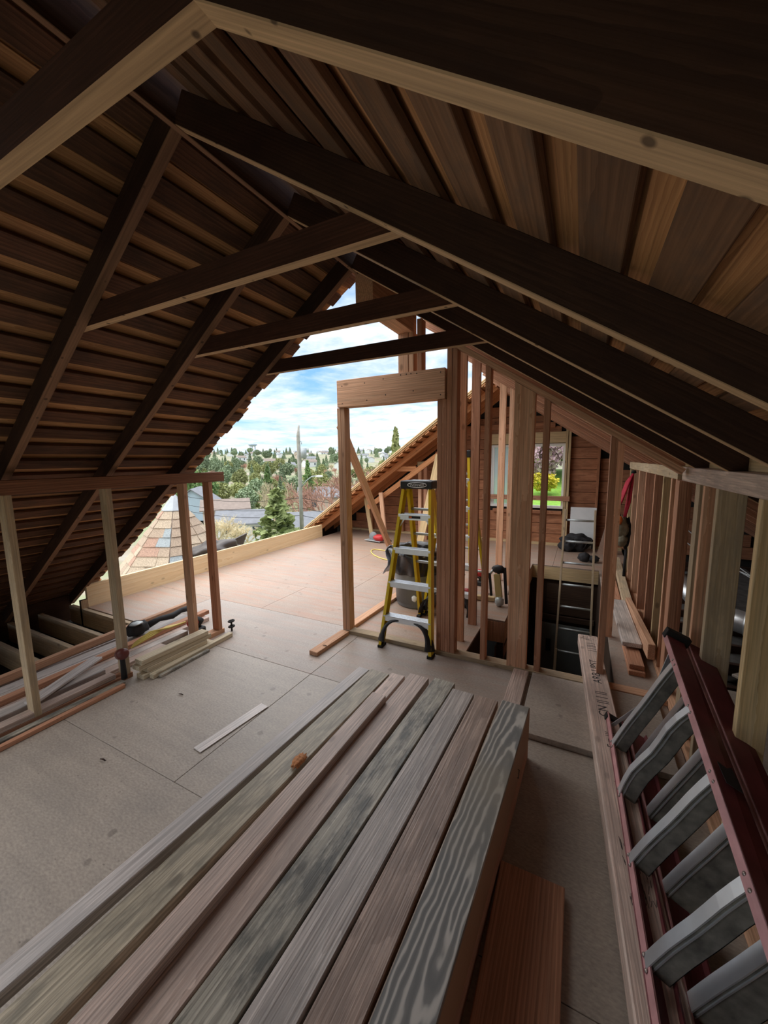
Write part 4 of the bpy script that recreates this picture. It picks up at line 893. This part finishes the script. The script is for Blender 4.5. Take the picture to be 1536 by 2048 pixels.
# bags by the far wall
BP = empty('backpack', (-0.10, 7.62, 0.0), label='black backpack slumped on the far floor behind the ladder', cat='backpack')
blob('pack_body', (-0.07, 7.62, 0.15), (0.25, 0.17, 0.155), 'nylon', BP, 0.35, 2.2, 4, 9)
blob('pack_pocket', (-0.20, 7.50, 0.10), (0.13, 0.10, 0.10), 'nylon', BP, 0.3, 2.5, 3, 10)
for k in range(3):
    tube('strap', [(-0.25 + 0.16 * k, 7.46, 0.06), (-0.2 + 0.16 * k, 7.42, 0.19), (-0.1 + 0.15 * k, 7.46, 0.24), (0.0 + 0.1 * k, 7.50, 0.08)], 0.014, 'rubber', BP, 6, flat=0.5)
DB = empty('tool_pouch', (0.13, 6.85, 0.0), label='small black pouch at the edge of the stair opening', cat='pouch')
blob('pouch_body', (0.08, 6.84, 0.075), (0.09, 0.07, 0.078), 'nylon', DB, 0.3, 2.6, 3, 11); blob('pouch_flap', (0.22, 6.84, 0.06), (0.075, 0.06, 0.06), 'nylon', DB, 0.35, 2.6, 3, 12)
# white panel and plywood scraps by the far wall
tag(bx('white_panel', -0.17, 0.25, 7.84, 7.87, 0.0, 0.76, 'white'), 'white board leaning upright behind the backpack', 'panel')
prism_o = prism('plywood_scrap', [(0.28, 0.0), (0.52, 0.0), (0.54, 1.0), (0.47, 0.9)], 'y', 7.50, 7.52, 'ply_deck'); tag(prism_o, 'pinkish triangular plywood scrap leaning by the tool belt', 'plywood')

# tool belt with red braces on the far stud
HB = empty('tool_belt', (0.48, 5.55, 1.5), label='tool belt with red braces hanging from the far studs', cat='tool belt')
lathe('hook', [(0.012, 0), (0.03, 0.01), (0.02, 0.04)], 'rubber', HB, Matrix.Translation((0.545, 5.56, 1.46)), 10)
tube('brace_strap', [(0.54, 5.55, 1.46), (0.49, 5.53, 1.36), (0.43, 5.50, 1.15), (0.40, 5.50, 1.02)], [0.02, 0.045, 0.05, 0.035], 'redcloth', HB, 10, flat=0.35)
tube('brace_strap', [(0.545, 5.55, 1.46), (0.53, 5.55, 1.35), (0.51, 5.54, 1.12), (0.48, 5.53, 0.92)], [0.02, 0.045, 0.05, 0.03], 'redcloth', HB, 10, flat=0.35)
tube('brace_strap', [(0.40, 5.50, 1.02), (0.43, 5.51, 0.94), (0.46, 5.52, 0.90)], [0.03, 0.028, 0.03], 'blackp', HB, 8, flat=0.4)
blob('pouch', (0.44, 5.50, 0.80), (0.085, 0.07, 0.14), 'tan', HB, 0.35, 3, 3, 13); blob('pouch', (0.46, 5.51, 0.65), (0.07, 0.06, 0.09), 'tan', HB, 0.35, 3.4, 3, 14)
blob('orange_tool', (0.42, 5.43, 0.90), (0.035, 0.02, 0.06), 'orange', HB, 0.3, 3, 2, 15); blob('pouch', (0.51, 5.55, 0.72), (0.05, 0.05, 0.20), 'nylon', HB, 0.3, 2, 3, 16)
tube('hanging_strap', [(0.50, 5.54, 0.75), (0.52, 5.54, 0.5), (0.515, 5.53, 0.18)], 0.016, 'nylon', HB, 8, flat=0.5)

# ducts and clutter behind the studs
def duct(label, pts, r):
    D = empty('air_duct', pts[0], label=label, cat='duct')
    tube('duct_pipe', pts, r, 'galv', D, 20)
    for k in range(1, len(pts) - 1):
        p = V(pts[k]); d = (V(pts[k + 1]) - V(pts[k - 1])).normalized()
        tube('duct_collar', [p - d * 0.025, p + d * 0.025], r + 0.008, 'galv', D, 20)
duct('shiny round metal duct running back behind the studs', [(1.12, 6.6, 0.11), (1.14, 5.9, 0.11), (1.17, 5.1, 0.11)], 0.10)
duct('shiny metal duct elbow in the dark behind the wide stud', [(1.22, 4.84, 0.12), (1.30, 4.66, 0.12), (1.42, 4.52, 0.12), (1.78, 4.44, 0.13)], 0.105)
random.seed(21)
iv = blob('attic_insulation', (1.85, 5.5, -0.10), (1.0, 1.9, 0.07), 'insul', None, 0.4, 5, 5, 3); tag(iv, 'grey loose insulation between the dark joists', 'insulation', kind='stuff')
plank('loose_sheet', (1.75, 4.9, 0.03), (1.85, 7.2, 0.03), 0.6, 0.02, 'insul', 'large dull panel lying over the dark joists', 'panel')
plank('scrap_board', (1.15, 3.55, 0.011), (1.9, 4.2, 0.011), 0.22, 0.02, 'ply_old', 'plywood strip at the edge of the dark joists')
for k in range(3):
    a = (1.0 + 0.12 * k, 6.8 - 0.5 * k, 0.75 + 0.10 * k); b = (1.6 + 0.1 * k, 4.4 + 0.2 * k, 0.50 - 0.12 * k)
    tag(tube('wire', [a, tuple((V(a) + V(b)) / 2 - V((0, 0, 0.12))), b], 0.006, 'alu_dull', None, 5), ['upper grey cable sagging behind the studs', 'middle grey cable sagging behind the studs', 'lowest grey cable sagging behind the studs'][k], 'cable')

# ================================================================ OUTSIDE
def gz(x, y):
    r = math.hypot(x, y)
    def ss(a, b, v): 
        t_ = max(0.0, min(1.0, (v - a) / (b - a))); return t_ * t_ * (3 - 2 * t_)
    h = -8.6 + 4.0 * ss(70, 260, r) + 22 * ss(260, 900, r) + 12 * ss(900, 1800, r)
    return h + (1.0 + r * 0.006) * mnoise.noise(V((x * 0.011, y * 0.011, 3.1))) * ss(50, 150, r)
gv, gf = [], []
NR_, NA = 46, 64
for i in range(NR_):
    r = 9.0 * (2200 / 9.0) ** (i / (NR_ - 1))
    for k in range(NA):
        a = 2 * math.pi * k / NA; x, y = r * math.cos(a), r * math.sin(a); gv.append((x, y, gz(x, y)))
for i in range(NR_ - 1):
    for k in range(NA):
        gf.append((i * NA + k, i * NA + (k + 1) % NA, (i + 1) * NA + (k + 1) % NA, (i + 1) * NA + k))
gf.append(tuple(range(NA))[::-1])
def groundmat():
    m, t, b = newmat('town_ground'); g = N(t, 'ShaderNodeNewGeometry')
    n_ = N(t, 'ShaderNodeTexNoise'); n_.inputs['Scale'].default_value = 0.06; n_.inputs['Detail'].default_value = 9; n_.inputs['Roughness'].default_value = 0.7; t.links.new(g.outputs['Position'], n_.inputs['Vector'])
    r = ramp(t, n_.outputs[0], [(0.30, (0.15, 0.20, 0.09)), (0.45, (0.23, 0.26, 0.14)), (0.55, (0.30, 0.26, 0.19)), (0.68, (0.38, 0.36, 0.32))])
    t.links.new(r.outputs[0], b.inputs['Base Color']); b.inputs['Roughness'].default_value = 0.95
    return m
M['town'] = groundmat()
tag(mesh('ground', gv, gf, 'town', None, smooth=True), 'hilly ground of the town far below the open deck', 'ground', kind='structure')

def foliage(name, c, var=0.35, scale=1.5):
    m, t, b = newmat(name); g = N(t, 'ShaderNodeNewGeometry'); oi = N(t, 'ShaderNodeObjectInfo')
    n_ = N(t, 'ShaderNodeTexNoise'); n_.inputs['Scale'].default_value = scale; n_.inputs['Detail'].default_value = 4; t.links.new(g.outputs['Position'], n_.inputs['Vector'])
    r = ramp(t, n_.outputs[0], [(0.3, tuple(x * (1 - var) for x in c)), (0.7, tuple(min(1, x * (1 + var)) for x in c))])
    hv = N(t, 'ShaderNodeHueSaturation'); t.links.new(r.outputs[0], hv.inputs['Color']); t.links.new(math_(t, 'MULTIPLY_ADD', oi.outputs['Random'], 0.5, 0.75), hv.inputs['Value'])
    t.links.new(hv.outputs[0], b.inputs['Base Color']); b.inputs['Roughness'].default_value = 0.8; b.inputs['Specular IOR Level'].default_value = 0.2
    return m
for k, c in (('lf_dark', (0.16, 0.25, 0.09)), ('lf_olive', (0.33, 0.35, 0.15)), ('lf_bright', (0.24, 0.38, 0.05)), ('lf_yellow', (0.60, 0.52, 0.06)), ('lf_pink', (0.62, 0.42, 0.48)), ('twig_red', (0.50, 0.30, 0.23)), ('twig_tan', (0.55, 0.48, 0.33)), ('lf_fir', (0.24, 0.285, 0.12)), ('lf_far', (0.26, 0.33, 0.20))):  # lf_far has distance haze put into its paler green
    M[k] = foliage(k, c)
M['bark'] = plain('bark', (0.20, 0.15, 0.11), 0.95, 0, 0.3, 6)
M['lawn'] = foliage('lawn_green', (0.22, 0.42, 0.06), 0.25, 6)
M['asphalt_roof'] = plain('grey_roofing', (0.22, 0.23, 0.25), 0.9, 0, 0.15, 2)
M['brown_roof'] = plain('brown_roofing', (0.26, 0.21, 0.18), 0.9, 0, 0.15, 2)
M['housetan'] = plain('tan_house_wall', (0.55, 0.45, 0.37), 0.8, 0, 0.08, 1)
M['houseblue'] = plain('blue_house_wall', (0.40, 0.50, 0.58), 0.8, 0, 0.05, 1)
M['glassdark'] = plain('dark_window_glass', (0.06, 0.08, 0.10), 0.15)

def leafmesh(name, n_, shape, size, seed):
    rg = random.Random(seed); vs, fs = [], []
    for k in range(n_):
        p = shape(rg); s_ = size * rg.uniform(0.6, 1.4)
        a = V((rg.gauss(0, 1), rg.gauss(0, 1), rg.gauss(0, 0.7))).normalized(); b = a.cross(V((rg.gauss(0, 1), rg.gauss(0, 1), rg.gauss(0, 1)))).normalized()
        i = len(vs); vs += [p - a * s_ - b * s_ * 0.6, p + a * s_ - b * s_ * 0.6, p + a * s_ * 0.7 + b * s_ * 0.6, p - a * s_ * 0.7 + b * s_ * 0.6]; fs.append((i, i + 1, i + 2, i + 3))
    me = bpy.data.meshes.new(name); me.from_pydata([tuple(v) for v in vs], [], fs); me.update(); return me
def ball(rg):
    d = V((rg.gauss(0, 1), rg.gauss(0, 1), rg.gauss(0, 1))).normalized()
    k = (0.80 + 0.28 * mnoise.noise(d * 2.7)) * rg.uniform(0.72, 1.0); d = d * k
    return V((d.x * 0.5, d.y * 0.5, 0.55 + d.z * 0.45))
def cone(rg):
    z_ = rg.random() ** 1.35; r = (1 - z_) * 0.36 * (0.78 + 0.22 * math.sin(z_ * 55)) + 0.01
    a = rg.uniform(0, 6.283); rr = r * rg.uniform(0.55, 1.0); return V((rr * math.cos(a), rr * math.sin(a), 0.06 + z_ * 0.94))
def branches(seed, depth=5, n0=3):
    rg = random.Random(seed); vs, fs = [], []
    def seg(p, d, L, r, lev):
        q = p + d * L; v_, f_ = tubedata([p, q], [r, r * 0.65], 4); i = len(vs); vs.extend(v_); fs.extend(tuple(x + i for x in f) for f in f_)
        if lev == 0: return
        for k in range(3 if lev > 1 else 4):
            nd = (d + V((rg.gauss(0, 0.5), rg.gauss(0, 0.5), rg.gauss(0.12, 0.3)))).normalized()
            seg(p + d * L * rg.uniform(0.55, 1.0), nd, L * rg.uniform(0.62, 0.85), r * 0.64, lev - 1)
    for k in range(n0):
        seg(V((0, 0, 0)), (V((rg.gauss(0, 0.35), rg.gauss(0, 0.35), 1))).normalized(), 0.27, 0.022, depth)
    me = bpy.data.meshes.new('branches'); me.from_pydata([tuple(v) for v in vs], [], fs); me.update(); return me
me_ball = [leafmesh('crown', 1500, ball, 0.035, 1), leafmesh('crown', 1500, ball, 0.035, 2)]
me_cone = [leafmesh('needles', 1500, cone, 0.026, 3), leafmesh('needles', 1500, cone, 0.026, 4)]
me_bare = [branches(5), branches(6), branches(9)]
bm_ = bmesh.new(); bmesh.ops.create_cone(bm_, segments=7, radius1=0.028, radius2=0.012, depth=0.6, cap_ends=True); bmesh.ops.translate(bm_, verts=bm_.verts[:], vec=(0, 0, 0.3))
me_trunk = bpy.data.meshes.new('trunk'); bm_.to_mesh(me_trunk); bm_.free()
def tree(kind, x, y, h, w, mat, label, group=None, base=None, cat='tree', name=None, trunk=True):
    z_ = gz(x, y) - 0.1 if base is None else base
    nm = name or {'ball': 'leafy_tree', 'cone': 'conifer_tree', 'bare': 'bare_tree'}[kind]
    T = empty(nm, (x, y, z_), random.uniform(0, 6.28), label=label, cat=cat, group=group)
    me = random.choice({'ball': me_ball, 'cone': me_cone, 'bare': me_bare}[kind])
    link('branches' if kind == 'bare' else 'crown', me, mat, T, local=Matrix.Diagonal((w, w, h, 1)))
    if trunk and kind != 'bare': link('trunk', me_trunk, 'bark', T, local=Matrix.Diagonal((w * 1.2, w * 1.2, h * (0.6 if kind == 'ball' else 1.0), 1)))
    return T
PLACED = [(-40.5, 37.5, 5), (-25.8, 33.5, 5), (-60, 45, 6), (-47, 40, 5), (-43, 60, 7), (-42.5, 45.5, 4), (-30.5, 44, 7), (-30, 55, 7), (-38.5, 47, 4), (-24, 53, 4), (-26.5, 62, 6), (-50, 52, 4), (-45, 57, 4), (-69, 52, 5), (-21.6, 45.5, 4), (-18.5, 51, 4)]
def free(x, y, r):
    if any((x - a) ** 2 + (y - b) ** 2 < (r + c) ** 2 for a, b, c in PLACED): return False
    PLACED.append((x, y, r)); return True
random.seed(31)
tree('cone', -20.4, 22.0, 8.3, 11.5, 'lf_fir', 'broad green fir just beyond the rim board')
tree('ball', -17.2, 20.5, 5.4, 4.6, 'lf_olive', 'low rounded bush tree under the street lamp')
tree('bare', -30.5, 44.0, 13.0, 12.0, 'twig_red', 'big reddish leafless tree behind the utility pole')
tree('bare', -23.5, 39.5, 8.6, 6.5, 'twig_tan', 'tan leafless tree beside the door frame post')
tree('bare', -30.0, 55.0, 14.0, 11.0, 'twig_red', 'second reddish leafless tree behind the street lamp')
tree('bare', -38.5, 47.0, 10.0, 6.5, 'twig_red', 'reddish leafless tree left of the utility pole')
tree('bare', -42.5, 45.5, 11.0, 5.5, 'twig_tan', 'tall narrow leafless poplar above the white house')
tree('bare', -36.0, 29.0, 6.4, 7.0, 'twig_tan', 'pale leafless tree in front of the brick house')
tree('bare', -34.0, 31.0, 5.2, 6.0, 'twig_tan', 'pale leafless tree beside the white house wall')
tree('cone', -21.6, 45.5, 14.4, 8.0, 'lf_olive', 'tall spruce standing inside the door opening')
tree('bare', -18.5, 51.0, 12.8, 5.0, 'twig_tan', 'thin leafless tree beside the tall spruce')
tree('ball', -24.0, 53.0, 9.8, 6.5, 'lf_bright', 'fresh green tree seen low through the door opening')
tree('ball', -26.5, 62.0, 10.4, 12.0, 'lf_olive', 'wide olive tree behind the diagonal brace')
tree('cone', -50.0, 52.0, 9.6, 7.0, 'lf_dark', 'dark green conifer over the white house')
tree('cone', -45.0, 57.0, 10.5, 7.0, 'lf_dark', 'dark conifer next to the tan poplar')
tree('ball', -69.0, 52.0, 9.4, 9.0, 'lf_dark', 'dark rounded tree by the old roof edge')
tree('ball', -29.0, 26.5, 2.6, 3.0, 'lf_bright', 'small bright shrub by the white house')
tree('ball', -26.5, 17.5, 3.0, 3.4, 'lf_bright', 'green hedge shrub beyond the turret')
for k in range(330):
    a = random.uniform(-1.45, -0.33); r = 52 + 200 * random.random() ** 1.4; y = r / math.sqrt(1 + a * a); x = a * y
    kind = random.choice(['cone', 'cone', 'ball', 'ball', 'bare'])
    h = random.uniform(3.6, 7.0) * (0.75 + r / 400)
    if not free(x, y, h * 0.36): continue
    lb = {'cone': 'distant dark conifer in the valley below the hill', 'ball': 'distant rounded tree in the valley below the hill', 'bare': 'distant leafless tree in the valley below the hill'}[kind]
    tree(kind, x, y, h, h * random.uniform(0.75, 1.0), {'cone': 'lf_far', 'ball': random.choice(['lf_far', 'lf_olive']), 'bare': random.choice(['twig_tan', 'twig_red'])}[kind], lb, group=lb.replace('distant ', '') + ' group', trunk=False)
for k in range(190):
    a = random.uniform(-1.6, -0.30); r = random.uniform(255, 1000); y = r / math.sqrt(1 + a * a); x = a * y
    h = random.uniform(6, 11) * (0.8 + r / 1400)
    if not free(x, y, h * 0.6): continue
    kind = random.choice(['cone', 'cone', 'ball'])
    lb = 'tiny far conifer on the town hillside' if kind == 'cone' else 'tiny far round tree on the town hillside'
    tree(kind, x, y, h, h * random.uniform(0.7, 1.3), 'lf_far', lb, group=lb + ' group', trunk=False)

def house(x, y, rz, w, d, h, rh, wall, roof, label, group=None, base=None, wins=2):
    z_ = gz(x, y) - 0.3 if base is None else base
    Hs = empty('house', (x, y, z_), rz, label=label, cat='house', group=group); Wm = wmat(Hs)
    def loc(name, vs, fs, mat, par=None): 
        o = mesh(name, vs, fs, mat, None); o.parent = par or Hs; return o
    vs = [(sx * w / 2, sy * d / 2, z2) for z2 in (0, h) for sx, sy in ((-1, -1), (1, -1), (1, 1), (-1, 1))] + [(-w / 2, 0, h + rh * 0.96), (w / 2, 0, h + rh * 0.96)]
    loc('wall', vs, [(0, 1, 5, 4), (1, 2, 6, 9, 5), (2, 3, 7, 6), (3, 0, 4, 8, 7)], wall)
    e = 0.4; t_ = 0.18
    for sy in (-1, 1):
        vs = [(-w / 2 - e, sy * (d / 2 + e), h - rh * e / (d / 2)), (w / 2 + e, sy * (d / 2 + e), h - rh * e / (d / 2)), (w / 2 + e, 0, h + rh), (-w / 2 - e, 0, h + rh)]
        vs += [(a, b, c + t_) for a, b, c in vs]
        loc('roof', vs, [(0, 1, 2, 3), (7, 6, 5, 4), (0, 4, 5, 1), (1, 5, 6, 2), (2, 6, 7, 3), (3, 7, 4, 0)], roof)
    for k in range(wins):
        xx_ = (k + 0.5) / wins * w - w / 2
        for sy in (-1,):
            wv_ = loc('window', [(xx_ - 0.6, -d / 2 - 0.03, h * 0.35), (xx_ + 0.6, -d / 2 - 0.03, h * 0.35), (xx_ + 0.6, -d / 2 - 0.03, h * 0.8), (xx_ - 0.6, -d / 2 - 0.03, h * 0.8)], [(0, 1, 2, 3)], 'glassdark')
    return Hs
house(-40.5, 37.5, 0.75, 6.5, 5, 2.6, 1.3, 'housewhite', 'asphalt_roof', 'white house with a low grey roof beyond the fir', base=-8.8)
house(-25.8, 33.5, 0.75, 5.5, 4.5, 2.1, 1.4, 'housewhite', 'asphalt_roof', 'white house with grey roof under the street lamp', base=-7.4)
house(-60.0, 45.0, 2.3, 8, 6, 3.0, 2.2, 'houseblue', 'asphalt_roof', 'blue gabled house beyond the turret', base=-8.0)
house(-47.0, 40.0, 0.85, 6, 5, 3.8, 1.1, 'housetan', 'brown_roof', 'pinkish brick house with a flat brown roof', base=-8.8)
house(-43.0, 60.0, 0.65, 10, 6, 2.8, 1.5, 'housetan', 'asphalt_roof', 'long house with a blue-grey roof behind the utility pole', base=-7.6)

random.seed(41)
for k in range(14):
    a = random.uniform(-1.45, -0.45); r = random.uniform(110, 240); y = r / math.sqrt(1 + a * a)
    if not free(a * y, y, 7.5): continue
    house(a * y, y, random.uniform(0, 3), 8, 6.5, 3.4, 1.7, random.choice(['housewhite', 'housetan', 'houseblue']), random.choice(['asphalt_roof', 'brown_roof']), 'pale distant house between the valley trees', 'pale houses between the valley trees')
for k in range(150):
    a = random.uniform(-1.6, -0.45); r = random.uniform(260, 1000); y = r / math.sqrt(1 + a * a)
    if not free(a * y, y, 10): continue
    house(a * y, y, random.uniform(0, 3), 11, 8, 4.5, 2, random.choice(['housewhite', 'housewhite', 'housetan']), random.choice(['asphalt_roof', 'brown_roof']), 'tiny far house on the town hillside', 'houses on the town hillside', wins=2)

# utility pole with street lamp and wires
UP = empty('utility_pole', (-19.72, 24.0, -8.6), label='grey wooden utility pole with transformer and street lamp', cat='pole')
tube('pole', [(-19.72, 24, -8.7), (-19.72, 24, 3.6), (-19.62, 24, 4.4)], [0.17, 0.14, 0.07], 'concrete', UP, 10)
lathe('transformer', [(0.0, 0), (0.22, 0), (0.22, 0.75), (0.0, 0.8)], 'lead', UP, Matrix.Translation((-19.25, 24.0, 1.9)), 14)
tube('bracket', [(-19.7, 24, 3.1), (-19.45, 24, 3.2), (-19.42, 24, 2.95)], 0.03, 'lead', UP, 6)
tube('lamp_arm', [(-19.6, 24, -0.35), (-19.1, 24, 0.15), (-18.55, 24, 0.48), (-18.1, 24, 0.52)], 0.045, 'lead', UP, 8)
blob('lamp_head', (-17.85, 24, 0.50), (0.35, 0.14, 0.09), 'white', UP, 0.1, 2, 3, 1)
for k, (zp, dz, lb) in enumerate(((-1.2, 0.3, 'upper power line crossing behind the utility pole'), (-2.0, 0.35, 'middle power line crossing behind the utility pole'), (-2.6, 0.5, 'lower power line crossing behind the utility pole'))):
    pts = [(-19.72 + s_ * 22 * 0.8, 24 - s_ * 22 * 0.6 * 0.0 + 0.0 + s_ * s_ * 0.5, zp - 0.6 * (1 - (2 * abs(s_) - 1) ** 2) - dz * s_ * 0.0) for s_ in [i / 8 - 1 for i in range(17)]]
    tag(tube('power_line', pts, 0.02, 'rubber', None, 5), lb, 'cable')
# water tower far on the skyline
WT = empty('water_tower', (-690, 675, 18), label='pale water tower on the skyline', cat='water tower')
lathe('tank', [(0.0, -3.5), (7.0, -2.5), (10.5, 0.0), (8.5, 3.0), (4.0, 4.5), (0, 5)], 'houseblue', WT, Matrix.Translation((-690, 675, 40.5)), 20)
for a_ in range(5):
    c, s_ = math.cos(a_ * 1.257) * 6, math.sin(a_ * 1.257) * 6
    tube('leg', [(-690 + c * 1.2, 675 + s_ * 1.2, 10), (-690 + c, 675 + s_, 38)], 0.7, 'houseblue', WT, 6)

# conical turret roof with separate shingles
TX, TY, TZ = -6.85, 4.66, 1.03
TU = empty('turret_roof', (TX, TY, -1.2), label='conical turret roof of brown shingles beside the rim board', cat='roof')
NF, HT, RT = 8, 2.3, 1.78
lathe('turret_deck', [(0.02, TZ), (RT, TZ - HT)], 'brown_roof', TU, Matrix.Translation((TX, TY, 0)), NF, False)
lathe('turret_wall', [(RT * 0.9, -8.6), (RT * 0.9, TZ - HT)], 'housetan', TU, Matrix.Translation((TX, TY, 0)), NF, False)
lathe('metal_cap', [(0.012, TZ + 0.06), (0.03, TZ + 0.03), (0.30 * RT / HT, TZ - 0.24), (0.305 * RT / HT, TZ - 0.25)], 'lead', TU, Matrix.Translation((TX, TY, 0)), NF, False)
M['sh1'] = plain('brown_shingle', (0.40, 0.31, 0.23), 0.95, 0, 0.35, 60); M['sh2'] = plain('reddish_shingle', (0.42, 0.27, 0.20), 0.95, 0, 0.35, 60); M['sh3'] = plain('tan_shingle', (0.47, 0.38, 0.28), 0.95, 0, 0.35, 60); M['sh4'] = plain('slate_blue_shingle', (0.33, 0.37, 0.38), 0.95, 0, 0.3, 60)
random.seed(13)
for f_ in range(NF):
    a0, a1 = 2 * math.pi * f_ / NF, 2 * math.pi * (f_ + 1) / NF
    mid = (a0 + a1) / 2
    if math.cos(mid - math.atan2(0 - TY, 0 - TX)) < -0.3: continue
    apex = V((TX, TY, TZ)); e0 = V((TX + RT * math.cos(a0), TY + RT * math.sin(a0), TZ - HT)); e1 = V((TX + RT * math.cos(a1), TY + RT * math.sin(a1), TZ - HT))
    nrm = (e0 - apex).cross(e1 - apex).normalized()
    if nrm.z < 0: nrm = -nrm
    rows_ = 14
    for r_ in range(1, rows_):
        t0, t1 = 0.10 + 0.9 * (r_ - 1) / rows_, 0.10 + 0.9 * r_ / rows_
        L0, R0, L1, R1 = apex.lerp(e0, t0), apex.lerp(e1, t0), apex.lerp(e0, t1 + 0.012), apex.lerp(e1, t1 + 0.012)
        wid = (R1 - L1).length; nt_ = max(1, round(wid / 0.26)); offs = (r_ % 2) * 0.5 / nt_
        cuts = [0.0] + [min(0.999, max(0.001, (j + offs) / nt_ + random.uniform(-0.03, 0.03))) for j in range(1, nt_ + 1)] + [1.0]
        cuts = sorted(set(round(c, 3) for c in cuts))
        for u0, u1 in zip(cuts[:-1], cuts[1:]):
            if u1 - u0 < 0.04: continue
            q = [L0.lerp(R0, u0 + 0.003), L0.lerp(R0, u1 - 0.003), L1.lerp(R1, u1 - 0.003), L1.lerp(R1, u0 + 0.003)]
            lift = (0.006, 0.006, random.uniform(0.018, 0.03), random.uniform(0.018, 0.03))
            top = [p + nrm * (l_ + 0.01) for p, l_ in zip(q, lift)]; bot = [p + nrm * (l_ - 0.004) for p, l_ in zip(q, lift)]
            mat = random.choices(['sh1', 'sh2', 'sh3', 'sh4'], [5, 3, 5, 0.7])[0]
            mesh('shingle', top + bot, [(0, 1, 2, 3), (7, 6, 5, 4), (0, 4, 5, 1), (1, 5, 6, 2), (2, 6, 7, 3), (3, 7, 4, 0)], mat, TU)
# dark tarp bundle just outside the rim board
TP = empty('tarp_bundle', (-5.55, 4.6, 0.1), label='dark folded tarp lying outside the rim board by the turret', cat='tarp')
blob('tarp_body', (-5.55, 4.45, 0.16), (0.22, 0.46, 0.17), 'tarp', TP, 0.5, 1.6, 4, 5)
prism('tarp_flap', [(4.75, 0.10), (4.85, 0.26), (5.2, 0.33), (5.08, 0.12)], 'x', -5.62, -5.58, 'tarp', TP)
bx('ledge', -5.9, -5.2, 3.9, 5.3, -0.06, 0.0, 'asphalt_roof', TP)
# plank fence and shrub down below
FN = empty('plank_fence', (-21.0, 12.0, gz(-21, 12)), label='brown plank fence below the old roof edge', cat='fence')
for k in range(26):
    bx('plank', -24.0 + k * 0.16, -23.86 + k * 0.16, 12.4, 12.43, -8.6, -6.3 + 0.0, 'housetan' if k % 3 else 'brown_roof', FN, bev=0)

# garden seen through the far window
gv, gf = [], []
for j in range(10):
    for i in range(12):
        x, y = -9 + i * 1.4, 11.5 + j * 2.0; gv.append((x, y, -0.6 + (y - 11.5) * 0.085 + 0.15 * mnoise.noise(V((x * 0.4, y * 0.4, 0)))))
for j in range(9):
    for i in range(11): gf.append((j * 12 + i, j * 12 + i + 1, (j + 1) * 12 + i + 1, (j + 1) * 12 + i))
tag(mesh('lawn', gv, gf, 'lawn', None, smooth=True), 'bright green garden lawn beyond the far window', 'lawn', kind='structure')
tree('ball', -1.55, 18.5, 1.1, 1.5, 'lf_yellow', 'yellow flowering shrub on the lawn outside the window', base=0.0, cat='shrub', name='shrub', trunk=False)
tree('ball', -0.3, 19.5, 0.9, 1.2, 'lf_yellow', 'smaller yellow shrub on the lawn outside the window', base=0.05, cat='shrub', name='shrub', trunk=False)
tree('ball', -1.9, 22.0, 3.2, 2.4, 'lf_pink', 'pink blossoming tree outside the far window', base=0.2)
tree('ball', 0.1, 24.0, 5.6, 5.0, 'lf_bright', 'big fresh green tree filling the far window', base=0.3)
tree('ball', -3.6, 25.0, 5.2, 5.0, 'lf_bright', 'second fresh green tree outside the far window', base=0.3)
tree('ball', -1.8, 28.0, 6.0, 7.0, 'lf_dark', 'dark green tree behind the pink blossom', base=0.4)
tree('ball', 3.0, 27.0, 6.0, 6.0, 'lf_bright', 'green tree at the edge of the garden lawn', base=0.4)
tree('ball', -6.5, 28.0, 5.4, 6.0, 'lf_bright', 'green tree behind the pale window pane', base=0.4)
